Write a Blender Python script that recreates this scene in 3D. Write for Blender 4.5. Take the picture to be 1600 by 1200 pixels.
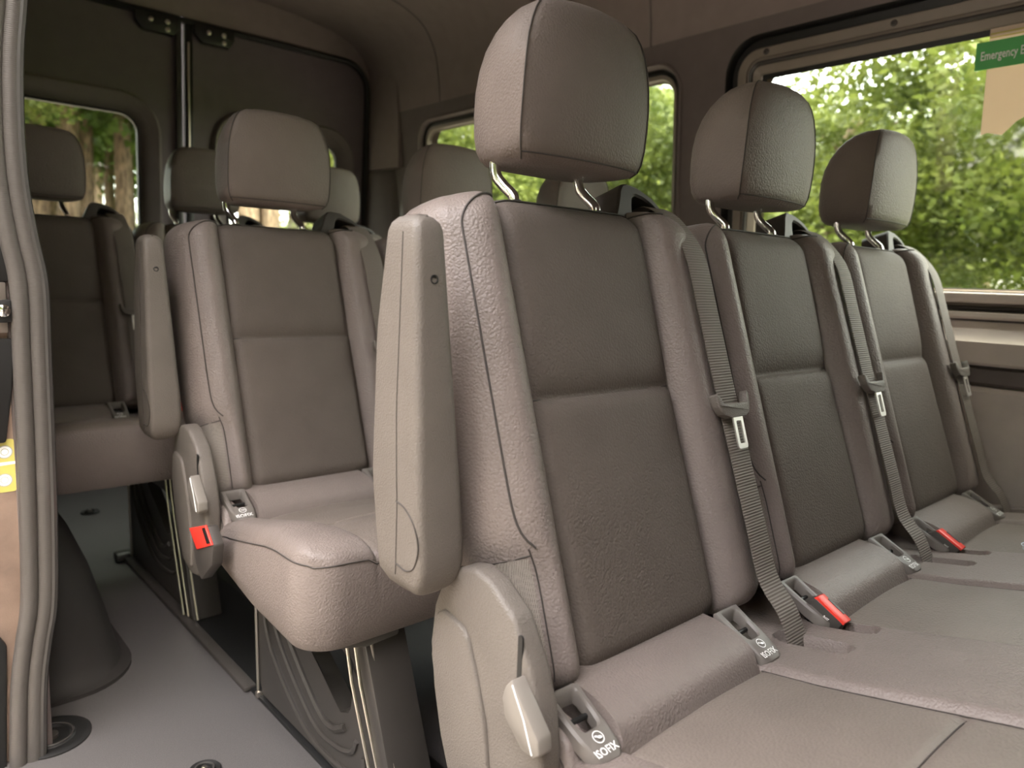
import bpy, bmesh, math, random
import numpy as np
from mathutils import Vector, Matrix

for o in list(bpy.data.objects):
    bpy.data.objects.remove(o, do_unlink=True)
scene = bpy.context.scene
COL = scene.collection

# ------------------------------------------------------------------ camera
YAW, PITCH, ROLL, FPX = math.radians(42.06), math.radians(7.957), math.radians(2.052), 1148.3
fw0 = Vector((math.sin(YAW), math.cos(YAW), 0)); rt0 = Vector((math.cos(YAW), -math.sin(YAW), 0)); up0 = Vector((0, 0, 1))
fw = fw0 * math.cos(PITCH) - up0 * math.sin(PITCH)
up1 = up0 * math.cos(PITCH) + fw0 * math.sin(PITCH)
rt = rt0 * math.cos(ROLL) + up1 * math.sin(ROLL)
up = up1 * math.cos(ROLL) - rt0 * math.sin(ROLL)
cam_data = bpy.data.cameras.new('camera')
cam_data.sensor_width = 36.0
cam_data.lens = FPX / 1600.0 * 36.0
cam_data.clip_start = 0.02
cam_data.clip_end = 400
cam_data.dof.use_dof = True
cam_data.dof.focus_distance = 0.95
cam_data.dof.aperture_fstop = 5.0
cam = bpy.data.objects.new('camera', cam_data)
cam.matrix_world = Matrix(((rt.x, up.x, -fw.x, 0), (rt.y, up.y, -fw.y, 0), (rt.z, up.z, -fw.z, 0), (0, 0, 0, 1)))
COL.objects.link(cam)
scene.camera = cam

# ------------------------------------------------------------------ world, sun, exposure
world = bpy.data.worlds.new('world')
scene.world = world
world.use_nodes = True
wn = world.node_tree
wn.nodes.clear()
w_out = wn.nodes.new('ShaderNodeOutputWorld')
w_bg = wn.nodes.new('ShaderNodeBackground')
w_sky = wn.nodes.new('ShaderNodeTexSky')
w_sky.sky_type = 'NISHITA'
w_sky.sun_disc = False
w_sky.sun_elevation = math.radians(52)
w_sky.sun_rotation = math.radians(180)
w_sky.air_density = 1.0
w_sky.dust_density = 3.0
w_sky.ozone_density = 0.6
w_bg.inputs['Strength'].default_value = 0.62
w_tc = wn.nodes.new('ShaderNodeTexCoord')
w_no = wn.nodes.new('ShaderNodeTexNoise'); w_no.inputs['Scale'].default_value = 2.2; w_no.inputs['Detail'].default_value = 6
w_mr = wn.nodes.new('ShaderNodeMapRange'); w_mr.inputs[1].default_value = 0.3; w_mr.inputs[2].default_value = 0.7; w_mr.inputs[3].default_value = 0.45; w_mr.inputs[4].default_value = 0.95
w_mx = wn.nodes.new('ShaderNodeMix'); w_mx.data_type = 'RGBA'
w_mx.inputs[7].default_value = (5.2, 4.75, 4.35, 1)
wn.links.new(w_tc.outputs['Generated'], w_no.inputs['Vector'])
wn.links.new(w_no.outputs[0], w_mr.inputs[0]); wn.links.new(w_mr.outputs[0], w_mx.inputs[0])
wn.links.new(w_sky.outputs[0], w_mx.inputs[6]); wn.links.new(w_mx.outputs[2], w_bg.inputs[0])
wn.links.new(w_bg.outputs[0], w_out.inputs[0])

sun_data = bpy.data.lights.new('sun', 'SUN')
sun_data.energy = 2.6
sun_data.angle = math.radians(1.0)
sun_data.color = (1.0, 0.93, 0.82)
sun = bpy.data.objects.new('sun', sun_data)
sun_from = Vector((0.05, -0.62, 0.78))
sun.rotation_euler = sun_from.to_track_quat('Z', 'Y').to_euler()
sun.location = (0, -8, 12)
COL.objects.link(sun)

vs = scene.view_settings
vs.view_transform = 'Standard'
vs.look = 'None'
vs.exposure = 2.6
vs.gamma = 1.0
vs.use_curve_mapping = False

FLOOR = -0.80
GROUND = -1.42
random.seed(4)

# ------------------------------------------------------------------ materials
MATS = {}
def new_mat(name):
    m = bpy.data.materials.new(name)
    m.use_nodes = True
    nt = m.node_tree
    b = nt.nodes['Principled BSDF']
    MATS[name] = m
    return m, nt, b
def nd(nt, t, **kw):
    n = nt.nodes.new(t)
    for k, v in kw.items():
        setattr(n, k, v)
    return n
def coords(nt, kind='Object', scale=(1, 1, 1)):
    tc = nd(nt, 'ShaderNodeTexCoord')
    mp = nd(nt, 'ShaderNodeMapping')
    mp.inputs['Scale'].default_value = scale
    nt.links.new(tc.outputs[kind], mp.inputs[0])
    return mp.outputs[0]
def setp(b, color, rough=0.5, metal=0.0, spec=0.5):
    b.inputs['Base Color'].default_value = (*color, 1)
    b.inputs['Roughness'].default_value = rough
    b.inputs['Metallic'].default_value = metal
    b.inputs['Specular IOR Level'].default_value = spec
def mottled(nt, b, color, amount=0.15, scale=8.0, vec=None):
    no = nd(nt, 'ShaderNodeTexNoise'); no.inputs['Scale'].default_value = scale; no.inputs['Detail'].default_value = 5
    if vec is None: vec = coords(nt)
    nt.links.new(vec, no.inputs['Vector'])
    cr = nd(nt, 'ShaderNodeValToRGB')
    cr.color_ramp.elements[0].position = 0.3; cr.color_ramp.elements[1].position = 0.7
    cr.color_ramp.elements[0].color = (*[c * (1 - amount) for c in color], 1)
    cr.color_ramp.elements[1].color = (*[min(1, c * (1 + amount)) for c in color], 1)
    nt.links.new(no.outputs[0], cr.inputs[0])
    nt.links.new(cr.outputs[0], b.inputs['Base Color'])
def bump(nt, b, height, strength=0.3, dist=0.001):
    bp = nd(nt, 'ShaderNodeBump')
    bp.inputs['Strength'].default_value = strength
    bp.inputs['Distance'].default_value = dist
    nt.links.new(height, bp.inputs['Height'])
    nt.links.new(bp.outputs[0], b.inputs['Normal'])

def leather(name, color, rough, scale=320.0, dist=0.0010, strength=0.7, spec=0.38):
    m, nt, b = new_mat(name)
    setp(b, color, rough, 0, spec)
    v = coords(nt)
    wob = nd(nt, 'ShaderNodeTexNoise'); wob.inputs['Scale'].default_value = 90; wob.inputs['Detail'].default_value = 2
    nt.links.new(v, wob.inputs['Vector'])
    mx = nd(nt, 'ShaderNodeMix', data_type='VECTOR'); mx.inputs[0].default_value = 0.0035
    nt.links.new(v, mx.inputs[4]); nt.links.new(wob.outputs['Color'], mx.inputs[5])
    vo = nd(nt, 'ShaderNodeTexVoronoi', feature='SMOOTH_F1'); vo.inputs['Scale'].default_value = scale; vo.inputs['Smoothness'].default_value = 0.35
    nt.links.new(mx.outputs[1], vo.inputs['Vector'])
    inv = nd(nt, 'ShaderNodeMath', operation='MULTIPLY'); inv.inputs[1].default_value = -1.0
    nt.links.new(vo.outputs['Distance'], inv.inputs[0])
    bump(nt, b, inv.outputs[0], strength, dist)
    mottled(nt, b, color, 0.06, 14, v)
    return m
M_BOL = leather('bolster_leather', (0.180, 0.149, 0.135), 0.46)
M_INS = leather('insert_leather', (0.108, 0.089, 0.077), 0.62, 300, 0.0009, 0.8, 0.18)
M_INS_LIT = leather('cushion_insert_leather', (0.160, 0.134, 0.116), 0.47, 300, 0.0008)  # same leather as the back insert, lightened to imitate more light on the cushion
M_HEAD = leather('headrest_leather', (0.145, 0.120, 0.108), 0.52, 320, 0.0009, 0.7, 0.22)

def grained(name, color, rough, scale=900, dist=0.0003, strength=0.4, spec=0.45, amount=0.05):
    m, nt, b = new_mat(name)
    setp(b, color, rough, 0, spec)
    v = coords(nt)
    no = nd(nt, 'ShaderNodeTexNoise'); no.inputs['Scale'].default_value = scale; no.inputs['Detail'].default_value = 2
    nt.links.new(v, no.inputs['Vector'])
    bump(nt, b, no.outputs[0], strength, dist)
    mottled(nt, b, color, amount, 20, v)
    return m
M_PLA = grained('taupe_plastic', (0.132, 0.115, 0.101), 0.48, 520, 0.0016, 0.6)
M_PLD = grained('dark_plastic', (0.048, 0.042, 0.038), 0.5, 800, 0.0004)
M_POD = grained('pocket_plastic', (0.135, 0.12, 0.108), 0.45, 900, 0.0002)
M_BLK = grained('black_plastic', (0.012, 0.012, 0.012), 0.45)
M_RUB = grained('black_rubber', (0.045, 0.042, 0.04), 0.38, 300, 0.0005, 0.3)
def make_seal():
    m = grained('seal_rubber', (0.075, 0.068, 0.063), 0.42, 260, 0.0008, 0.35)
    nt = m.node_tree; b = nt.nodes['Principled BSDF']
    wv = nd(nt, 'ShaderNodeTexWave', wave_type='BANDS', bands_direction='Z'); wv.inputs['Scale'].default_value = 110; wv.inputs['Distortion'].default_value = 1.0
    nt.links.new(coords(nt), wv.inputs['Vector'])
    bump(nt, b, wv.outputs[0], 0.25, 0.0006)
    return m
M_SEAL = make_seal()
M_TRIM = grained('trim_panel', (0.145, 0.121, 0.115), 0.6, 600, 0.0003)
M_TRIML = grained('trim_panel_grey', (0.58, 0.51, 0.47), 0.6, 500, 0.0004)
M_HEADL = grained('headliner_cloth', (0.255, 0.213, 0.200), 0.9, 500, 0.0003)
M_DOOR = grained('rear_door_board', (0.135, 0.111, 0.120), 0.75, 500, 0.0003)
M_FRAME = grained('painted_frame', (0.21, 0.18, 0.15), 0.45, 400, 0.0002)
M_LEG = grained('painted_steel', (0.045, 0.040, 0.036), 0.35, 300, 0.0002)
M_LEVER = grained('lever_plastic', (0.20, 0.181, 0.16), 0.4, 900, 0.0001, 0.2)
M_WHEEL = grained('arch_lining', (0.026, 0.023, 0.022), 0.65, 500, 0.0004)
M_SEAM = grained('seam_thread', (0.045, 0.038, 0.034), 0.7, 900, 0.0001)
M_RED = grained('red_plastic', (0.78, 0.045, 0.03), 0.35, 900, 0.0001, 0.1)
M_PAINT = grained('body_paint', (0.27, 0.195, 0.155), 0.4, 600, 0.0004, 0.5, 0.5, 0.22)
M_WHITE = grained('white_print', (0.85, 0.85, 0.83), 0.6, 500, 0.00005, 0.1)
M_GREEN = grained('green_print', (0.09, 0.42, 0.12), 0.6, 500, 0.00005, 0.1)
M_YEL = grained('yellow_label', (0.52, 0.46, 0.12), 0.5, 500, 0.00005, 0.1)
M_GREYP = grained('grey_print', (0.35, 0.36, 0.30), 0.6, 500, 0.00005, 0.1)
M_BLUE = grained('pale_blue_plastic', (0.62, 0.72, 0.80), 0.35, 500, 0.00005, 0.1)
M_FELT = grained('grey_felt', (0.10, 0.093, 0.085), 0.95, 400, 0.001)

def metal(name, color, rough):
    m, nt, b = new_mat(name)
    setp(b, color, rough, 1.0)
    no = nd(nt, 'ShaderNodeTexNoise'); no.inputs['Scale'].default_value = 60
    nt.links.new(coords(nt), no.inputs['Vector'])
    mr = nd(nt, 'ShaderNodeMapRange'); mr.inputs[3].default_value = rough * 0.8; mr.inputs[4].default_value = rough * 1.25
    nt.links.new(no.outputs[0], mr.inputs[0]); nt.links.new(mr.outputs[0], b.inputs['Roughness'])
    return m
M_CHR = metal('chrome', (0.9, 0.88, 0.85), 0.12)
M_PLATE = metal('bright_steel', (0.92, 0.90, 0.87), 0.42)
M_STEEL = metal('steel', (0.62, 0.57, 0.51), 0.32)

def make_webbing():
    m, nt, b = new_mat('belt_webbing')
    setp(b, (0.20, 0.17, 0.148), 0.62, 0, 0.3)
    uv = nd(nt, 'ShaderNodeTexCoord')
    wv = nd(nt, 'ShaderNodeTexWave', wave_type='BANDS', bands_direction='Y')
    wv.inputs['Scale'].default_value = 1.0
    nt.links.new(uv.outputs['UV'], wv.inputs['Vector'])
    bump(nt, b, wv.outputs[0], 0.7, 0.0008)
    cr = nd(nt, 'ShaderNodeValToRGB')
    cr.color_ramp.elements[0].color = (0.125, 0.107, 0.093, 1); cr.color_ramp.elements[1].color = (0.185, 0.16, 0.14, 1)
    nt.links.new(wv.outputs[0], cr.inputs[0]); nt.links.new(cr.outputs[0], b.inputs['Base Color'])
    return m
M_BELT = make_webbing()

def make_mesh_fabric():
    m, nt, b = new_mat('mesh_fabric')
    setp(b, (0.24, 0.21, 0.185), 0.8, 0, 0.2)
    v = coords(nt)
    ch = nd(nt, 'ShaderNodeTexVoronoi'); ch.inputs['Scale'].default_value = 620; ch.inputs['Randomness'].default_value = 0.15
    nt.links.new(v, ch.inputs['Vector'])
    cr = nd(nt, 'ShaderNodeValToRGB')
    cr.color_ramp.elements[0].position = 0.15; cr.color_ramp.elements[1].position = 0.5
    cr.color_ramp.elements[0].color = (0.09, 0.078, 0.068, 1); cr.color_ramp.elements[1].color = (0.25, 0.22, 0.19, 1)
    nt.links.new(ch.outputs['Distance'], cr.inputs[0]); nt.links.new(cr.outputs[0], b.inputs['Base Color'])
    bump(nt, b, ch.outputs['Distance'], 0.4, 0.0005)
    return m
M_FAB = make_mesh_fabric()

def make_floor():
    m, nt, b = new_mat('grey_vinyl')
    setp(b, (0.2, 0.2, 0.2), 0.42, 0, 0.5)
    v = coords(nt)
    no = nd(nt, 'ShaderNodeTexNoise'); no.inputs['Scale'].default_value = 1100; no.inputs['Detail'].default_value = 1
    nt.links.new(v, no.inputs['Vector'])
    cr = nd(nt, 'ShaderNodeValToRGB')
    cr.color_ramp.elements[0].position = 0.42; cr.color_ramp.elements[1].position = 0.66
    cr.color_ramp.elements[0].color = (0.058, 0.054, 0.054, 1); cr.color_ramp.elements[1].color = (0.135, 0.128, 0.124, 1)
    nt.links.new(no.outputs[0], cr.inputs[0]); nt.links.new(cr.outputs[0], b.inputs['Base Color'])
    bump(nt, b, no.outputs[0], 0.4, 0.0006)
    return m
M_FLOOR = make_floor()

def make_glass():
    m, nt, b = new_mat('window_glass')
    nt.nodes.remove(b)
    out = nt.nodes['Material Output']
    tr = nd(nt, 'ShaderNodeBsdfTransparent'); tr.inputs[0].default_value = (0.74, 0.77, 0.72, 1)
    gl = nd(nt, 'ShaderNodeBsdfGlossy'); gl.inputs['Roughness'].default_value = 0.02
    no = nd(nt, 'ShaderNodeTexNoise'); no.inputs['Scale'].default_value = 5
    mr = nd(nt, 'ShaderNodeMapRange'); mr.inputs[3].default_value = 0.015; mr.inputs[4].default_value = 0.035
    nt.links.new(coords(nt), no.inputs['Vector']); nt.links.new(no.outputs[0], mr.inputs[0])
    mx = nd(nt, 'ShaderNodeMixShader')
    nt.links.new(mr.outputs[0], mx.inputs[0]); nt.links.new(tr.outputs[0], mx.inputs[1]); nt.links.new(gl.outputs[0], mx.inputs[2])
    nt.links.new(mx.outputs[0], out.inputs[0])
    return m
M_GLASS = make_glass()

def make_leaf(name, c1, c2, trans=0.45):
    m, nt, b = new_mat(name)
    out = nt.nodes['Material Output']
    v = coords(nt, 'Object')
    no = nd(nt, 'ShaderNodeTexNoise'); no.inputs['Scale'].default_value = 1.3; no.inputs['Detail'].default_value = 6
    nt.links.new(v, no.inputs['Vector'])
    cr = nd(nt, 'ShaderNodeValToRGB')
    cr.color_ramp.elements[0].position = 0.35; cr.color_ramp.elements[1].position = 0.65
    cr.color_ramp.elements[0].color = (*c1, 1); cr.color_ramp.elements[1].color = (*c2, 1)
    nt.links.new(no.outputs[0], cr.inputs[0]); nt.links.new(cr.outputs[0], b.inputs['Base Color'])
    b.inputs['Roughness'].default_value = 0.55
    tl = nd(nt, 'ShaderNodeBsdfTranslucent')
    nt.links.new(cr.outputs[0], tl.inputs[0])
    mx = nd(nt, 'ShaderNodeMixShader'); mx.inputs[0].default_value = trans
    nt.links.new(b.outputs[0], mx.inputs[1]); nt.links.new(tl.outputs[0], mx.inputs[2]); nt.links.new(mx.outputs[0], out.inputs[0])
    return m
M_LEAF = make_leaf('broad_leaves', (0.075, 0.11, 0.025), (0.31, 0.35, 0.085), 0.4)
M_LEAF2 = make_leaf('deep_leaves', (0.045, 0.068, 0.018), (0.19, 0.225, 0.06), 0.4)
M_PAPER = make_leaf('paper', (0.62, 0.52, 0.42), (0.70, 0.60, 0.49), 0.5)
M_NEED = make_leaf('pine_needles', (0.06, 0.11, 0.02), (0.15, 0.23, 0.04), 0.35)

def make_bark():
    m, nt, b = new_mat('pine_bark')
    setp(b, (0.2, 0.13, 0.08), 0.9)
    v = coords(nt, 'Object', (9, 9, 1.6))
    no = nd(nt, 'ShaderNodeTexNoise'); no.inputs['Scale'].default_value = 3; no.inputs['Detail'].default_value = 6
    nt.links.new(v, no.inputs['Vector'])
    cr = nd(nt, 'ShaderNodeValToRGB')
    cr.color_ramp.elements[0].position = 0.35; cr.color_ramp.elements[1].position = 0.7
    cr.color_ramp.elements[0].color = (0.09, 0.06, 0.04, 1); cr.color_ramp.elements[1].color = (0.40, 0.29, 0.20, 1)
    nt.links.new(no.outputs[0], cr.inputs[0]); nt.links.new(cr.outputs[0], b.inputs['Base Color'])
    bump(nt, b, no.outputs[0], 0.8, 0.02)
    return m
M_BARK = make_bark()

def make_ground():
    m, nt, b = new_mat('gravel_and_straw')
    setp(b, (0.4, 0.3, 0.2), 0.95)
    v = coords(nt)
    no = nd(nt, 'ShaderNodeTexNoise'); no.inputs['Scale'].default_value = 0.35; no.inputs['Detail'].default_value = 8
    nt.links.new(v, no.inputs['Vector'])
    cr = nd(nt, 'ShaderNodeValToRGB')
    cr.color_ramp.elements[0].position = 0.35; cr.color_ramp.elements[1].position = 0.65
    cr.color_ramp.elements[0].color = (0.15, 0.13, 0.105, 1); cr.color_ramp.elements[1].color = (0.24, 0.205, 0.165, 1)
    nt.links.new(no.outputs[0], cr.inputs[0])
    vo = nd(nt, 'ShaderNodeTexVoronoi'); vo.inputs['Scale'].default_value = 40
    nt.links.new(v, vo.inputs['Vector'])
    nt.links.new(cr.outputs[0], b.inputs['Base Color'])
    bump(nt, b, vo.outputs[0], 0.5, 0.02)
    return m
M_GROUND = make_ground()
M_GRASS = grained('grass_ground', (0.13, 0.17, 0.05), 0.95, 30, 0.03, 0.6, 0.2, 0.4)

# ------------------------------------------------------------------ helpers
def add(name, verts, faces, mat, parent=None, smooth=True, sharp=40, org=None, uvs=None):
    """one mesh object; with a parent, verts are given relative to org (the parent's origin)"""
    verts = [Vector(v) for v in verts]
    if org is None and parent is None:
        xs = [v.x for v in verts]; ys = [v.y for v in verts]; zs = [v.z for v in verts]
        org = Vector(((min(xs) + max(xs)) / 2, (min(ys) + max(ys)) / 2, min(zs)))
        loc = org
    else:
        if org is None:
            org = Vector(parent['_o']) if parent is not None else Vector((0, 0, 0))
        loc = Vector((0, 0, 0)) if parent is not None else Vector(org)
    org = Vector(org)
    me = bpy.data.meshes.new(name)
    me.from_pydata([tuple(v - org) for v in verts], [], [list(f) for f in faces])
    me.update()
    bm = bmesh.new(); bm.from_mesh(me)
    bmesh.ops.remove_doubles(bm, verts=bm.verts, dist=1e-6)
    bmesh.ops.recalc_face_normals(bm, faces=bm.faces)
    bm.to_mesh(me); bm.free()
    if uvs is not None:
        lay = me.uv_layers.new(name='UVMap')
        for poly in me.polygons:
            for li in poly.loop_indices:
                lay.data[li].uv = uvs(me.vertices[me.loops[li].vertex_index].co + org)
    if smooth:
        me.polygons.foreach_set('use_smooth', [True] * len(me.polygons))
        me.set_sharp_from_angle(angle=math.radians(sharp))
    me.materials.append(mat)
    o = bpy.data.objects.new(name, me)
    o.location = loc
    COL.objects.link(o)
    if parent is not None:
        o.parent = parent
    o['_o'] = tuple(org)
    return o
def tag(o, label, cat, group=None):
    o['label'] = label; o['category'] = cat
    if group: o['group'] = group
    return o
def struct(o, label=None, cat=None):
    o['kind'] = 'structure'
    if label: o['label'] = label
    if cat: o['category'] = cat
    return o
def empty(name, loc):
    o = bpy.data.objects.new(name, None)
    o.empty_display_size = 0.1
    o.location = loc
    o['_o'] = tuple(loc)
    COL.objects.link(o)
    return o

def loft(rings, cap=True, closed=True):
    n = len(rings[0]); V = [p for r in rings for p in r]; F = []
    for i in range(len(rings) - 1):
        for j in range(n if closed else n - 1):
            a = i * n + j; b = i * n + (j + 1) % n
            F.append((a, b, b + n, a + n))
    if cap:
        F.append(tuple(range(n - 1, -1, -1)))
        F.append(tuple(range((len(rings) - 1) * n, len(rings) * n)))
    return V, F
def merge(*parts):
    V = []; F = []
    for v, f in parts:
        k = len(V); V += list(v); F += [tuple(i + k for i in q) for q in f]
    return V, F
def catmull(pts, per=6, closed=False):
    P = [Vector(p) for p in pts]; out = []; n = len(P)
    rng = range(n) if closed else range(n - 1)
    for i in rng:
        if closed:
            p0, p1, p2, p3 = P[i - 1], P[i], P[(i + 1) % n], P[(i + 2) % n]
        else:
            p1, p2 = P[i], P[i + 1]
            p0 = P[i - 1] if i > 0 else p1 * 2 - p2
            p3 = P[i + 2] if i + 2 < n else p2 * 2 - p1
        for k in range(per):
            t = k / per
            out.append(0.5 * ((2 * p1) + (p2 - p0) * t + (2 * p0 - 5 * p1 + 4 * p2 - p3) * t * t + (3 * p1 - p0 - 3 * p2 + p3) * t ** 3))
    if not closed: out.append(P[-1])
    return out
def tube(path, r, seg=8, closed=False, cap=True, radii=None):
    P = [Vector(p) for p in path]; n = len(P); rings = []
    prev = None
    for i, p in enumerate(P):
        if closed: t = P[(i + 1) % n] - P[i - 1]
        else: t = P[min(i + 1, n - 1)] - P[max(i - 1, 0)]
        t.normalize()
        if prev is None:
            ref = Vector((0, 0, 1)) if abs(t.z) < 0.9 else Vector((0, 1, 0))
            a = t.cross(ref).normalized()
        else:
            a = (prev - t * prev.dot(t)).normalized()
        prev = a
        b = t.cross(a)
        rr = radii[i] if radii else r
        rings.append([p + (a * math.cos(2 * math.pi * k / seg) + b * math.sin(2 * math.pi * k / seg)) * rr for k in range(seg)])
    if closed:
        rings.append(rings[0])
    return loft(rings, cap and not closed)
def bevel_solid(verts, faces, width, seg=2):
    bm = bmesh.new()
    vs_ = [bm.verts.new(v) for v in verts]
    for f in faces:
        try: bm.faces.new([vs_[i] for i in f])
        except ValueError: pass
    bmesh.ops.recalc_face_normals(bm, faces=bm.faces)
    eds = [e for e in bm.edges if len(e.link_faces) == 2 and e.calc_face_angle(0) > 0.35]
    if width > 0:
        bmesh.ops.bevel(bm, geom=eds, offset=width, segments=seg, profile=0.5, affect='EDGES', clamp_overlap=True)
    bm.verts.index_update()
    V = [v.co.copy() for v in bm.verts]; F = [[v.index for v in f.verts] for f in bm.faces]
    bm.free()
    return V, F
def prism(poly, fn, d0, d1, bev=0.0, seg=2):
    """poly of 2D points (a,b); fn(a,b,d) to 3D; extruded from depth d0 to d1"""
    n = len(poly)
    V = [Vector(fn(a, b, d0)) for a, b in poly] + [Vector(fn(a, b, d1)) for a, b in poly]
    F = [tuple(range(n)), tuple(range(2 * n - 1, n - 1, -1))] + [(i, n + i, n + (i + 1) % n, (i + 1) % n) for i in range(n)]
    return bevel_solid(V, F, bev, seg)
def box(x0, x1, y0, y1, z0, z1, bev=0.0, seg=2):
    return prism([(x0, y0), (x1, y0), (x1, y1), (x0, y1)], lambda a, b, d: (a, b, d), z0, z1, bev, seg)
def rr(a0, a1, b0, b1, r, k=6):
    """rounded rectangle loop, 4 arcs of k+1 points, counter-clockwise from lower right corner"""
    out = []
    for cx, cy, s in ((a1 - r, b0 + r, -90), (a1 - r, b1 - r, 0), (a0 + r, b1 - r, 90), (a0 + r, b0 + r, 180)):
        for j in range(k + 1):
            t = math.radians(s + 90 * j / k)
            out.append((cx + r * math.cos(t), cy + r * math.sin(t)))
    return out
def rings_frame(rect, r, profile, fn, k=8):
    """profile: list of (inset, depth); surface lofted along a rounded rectangle"""
    a0, a1, b0, b1 = rect; rings = []
    for ins, dep in profile:
        rad = max(0.004, r - ins)
        rings.append([Vector(fn(a, b, dep)) for a, b in rr(a0 + ins, a1 - ins, b0 + ins, b1 - ins, rad, k)])
    return loft(rings, cap=False)
def plate_with_hole(outer, hole, fn, k=8):
    """flat sheet: rect outer (a0,a1,b0,b1) with rounded-rect hole (a0,a1,b0,b1,r)"""
    h = rr(*hole, k); a0, a1, b0, b1 = outer; corners = [(a1, b0), (a1, b1), (a0, b1), (a0, b0)]
    out = []
    for i, (x, y) in enumerate(h):
        arc, j = divmod(i, k + 1); cx, cy = corners[arc]
        if j == 0: p = (x, cy) if arc in (0, 2) else (cx, y)
        elif j == k: p = (cx, y) if arc in (0, 2) else (x, cy)
        else: p = (cx, cy)
        out.append(p)
    n = len(h)
    V = [Vector(fn(a, b, 0)) for a, b in h] + [Vector(fn(a, b, 0)) for a, b in out]
    F = []
    for i in range(n):
        j = (i + 1) % n
        q = [i, j, n + j, n + i]
        if (V[n + i] - V[n + j]).length < 1e-7: q = [i, j, n + i]
        F.append(tuple(q))
    return V, F
def disc_lathe(c, axis, prof, seg=24):
    """lathe profile [(radius, height)] around axis at c"""
    ax = Vector(axis).normalized()
    a = ax.orthogonal().normalized(); b = ax.cross(a); c = Vector(c)
    rings = [[c + ax * h + (a * math.cos(2 * math.pi * k / seg) + b * math.sin(2 * math.pi * k / seg)) * max(r, 1e-5) for k in range(seg)] for r, h in prof]
    return loft(rings, cap=False)
def interp(x, xs, ys):
    return float(np.interp(x, xs, ys))
def text_mesh(body, size):
    cu = bpy.data.curves.new('text_tmp', 'FONT'); cu.body = body; cu.size = size; cu.resolution_u = 2; cu.extrude = 0.0; cu.offset = size * 0.012
    ob = bpy.data.objects.new('text_tmp', cu); COL.objects.link(ob)
    dg = bpy.context.evaluated_depsgraph_get(); dg.update()
    me = ob.evaluated_get(dg).to_mesh()
    V = [v.co.copy() for v in me.vertices]; F = [list(p.vertices) for p in me.polygons]
    ob.evaluated_get(dg).to_mesh_clear()
    bpy.data.objects.remove(ob, do_unlink=True); bpy.data.curves.remove(cu)
    return V, F

# ------------------------------------------------------------------ body shell
def xw(z):            # inner face of the far side wall, leaning in towards the roof
    return interp(z, [-0.8, -0.2, 0.0, 0.6, 0.75], [1.985, 1.965, 1.955, 1.915, 1.90])
XC = 1.05             # centre line of the van
def LW(y, z, d): return (xw(z) + d, y, z)
def RW(y, z, d): return (2 * XC - xw(z) - d, y, z)
YF, YR = -1.6, 3.17
def yr(z): return 3.20 - 0.045 * (z + 0.2)
def RD(x, z, d): return (x, yr(z) + d, z)

# floor: thick slab with a step edge at the door
V, F = box(0.115, 1.985, YF, 3.2, FLOOR - 0.06, FLOOR)
struct(add('floor', V, F, M_FLOOR, smooth=False))
# ceiling: curved headliner between the side walls, with thickness
def ceil_profile(off=0.0):
    pts = [(1.90, 0.735), (1.892, 0.82), (1.865, 0.935), (1.79, 1.03), (1.62, 1.085), (1.35, 1.11), (1.05, 1.115)]
    pts = pts + [(2 * XC - x, z) for x, z in reversed(pts[2:-1])]
    cm = catmull([(x, 0, z) for x, z in pts], 4)
    return [(p.x + (off if p.x > XC else -off) * (1 if abs(p.x - XC) > 0.3 else 0), p.z + off) for p in cm]
pi, po = ceil_profile(), ceil_profile(0.05)
rings = []
for y in (YF, YR + 0.03):
    rings.append([Vector((x, y, z)) for x, z in pi] + [Vector((x, y, z)) for x, z in reversed(po)])
V, F = loft(rings)
ceiling = struct(add('ceiling', V, F, M_HEADL, sharp=30))
for yj in (0.1, 1.52, 2.62):     # joints between headliner boards
    V, F = tube([(x, yj, z - 0.001) for x, z in pi], 0.0035, 6)
    add('headliner_joint', V, F, M_TRIM, ceiling)

# far side wall
W1 = (-0.20, 1.255, -0.035, 0.695)     # trim opening of the near window
W2 = (1.40, 2.80, -0.02, 0.685)       # trim opening of the rear window
parts = []
parts.append(plate_with_hole((YF, 1.33, -0.06, 0.74), (*W1, 0.10), LW))
parts.append(plate_with_hole((1.33, 3.2, -0.06, 0.74), (*W2, 0.10), LW))
V, F = merge(*parts)
wall_left = struct(add('wall_left', V, F, M_TRIM))
# solid outer skin pieces around the windows
V, F = prism([(YF, -0.8), (3.2, -0.8), (3.2, -0.06), (YF, -0.06)], LW, 0.02, 0.09)
add('outer_skin', V, F, M_PAINT, wall_left)
V, F = plate_with_hole((YF, 1.33, -0.06, 0.76), (W1[0] + 0.1, W1[1] - 0.1, W1[2] + 0.04, W1[3] - 0.08, 0.06), lambda a, b, d: LW(a, b, 0.07))
V2, F2 = plate_with_hole((1.33, 3.2, -0.06, 0.76), (W2[0] + 0.035, W2[1] - 0.05, W2[2] + 0.05, W2[3] - 0.04, 0.06), lambda a, b, d: LW(a, b, 0.07))
V, F = merge((V, F), (V2, F2))
add('outer_skin', V, F, M_PAINT, wall_left)
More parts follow.
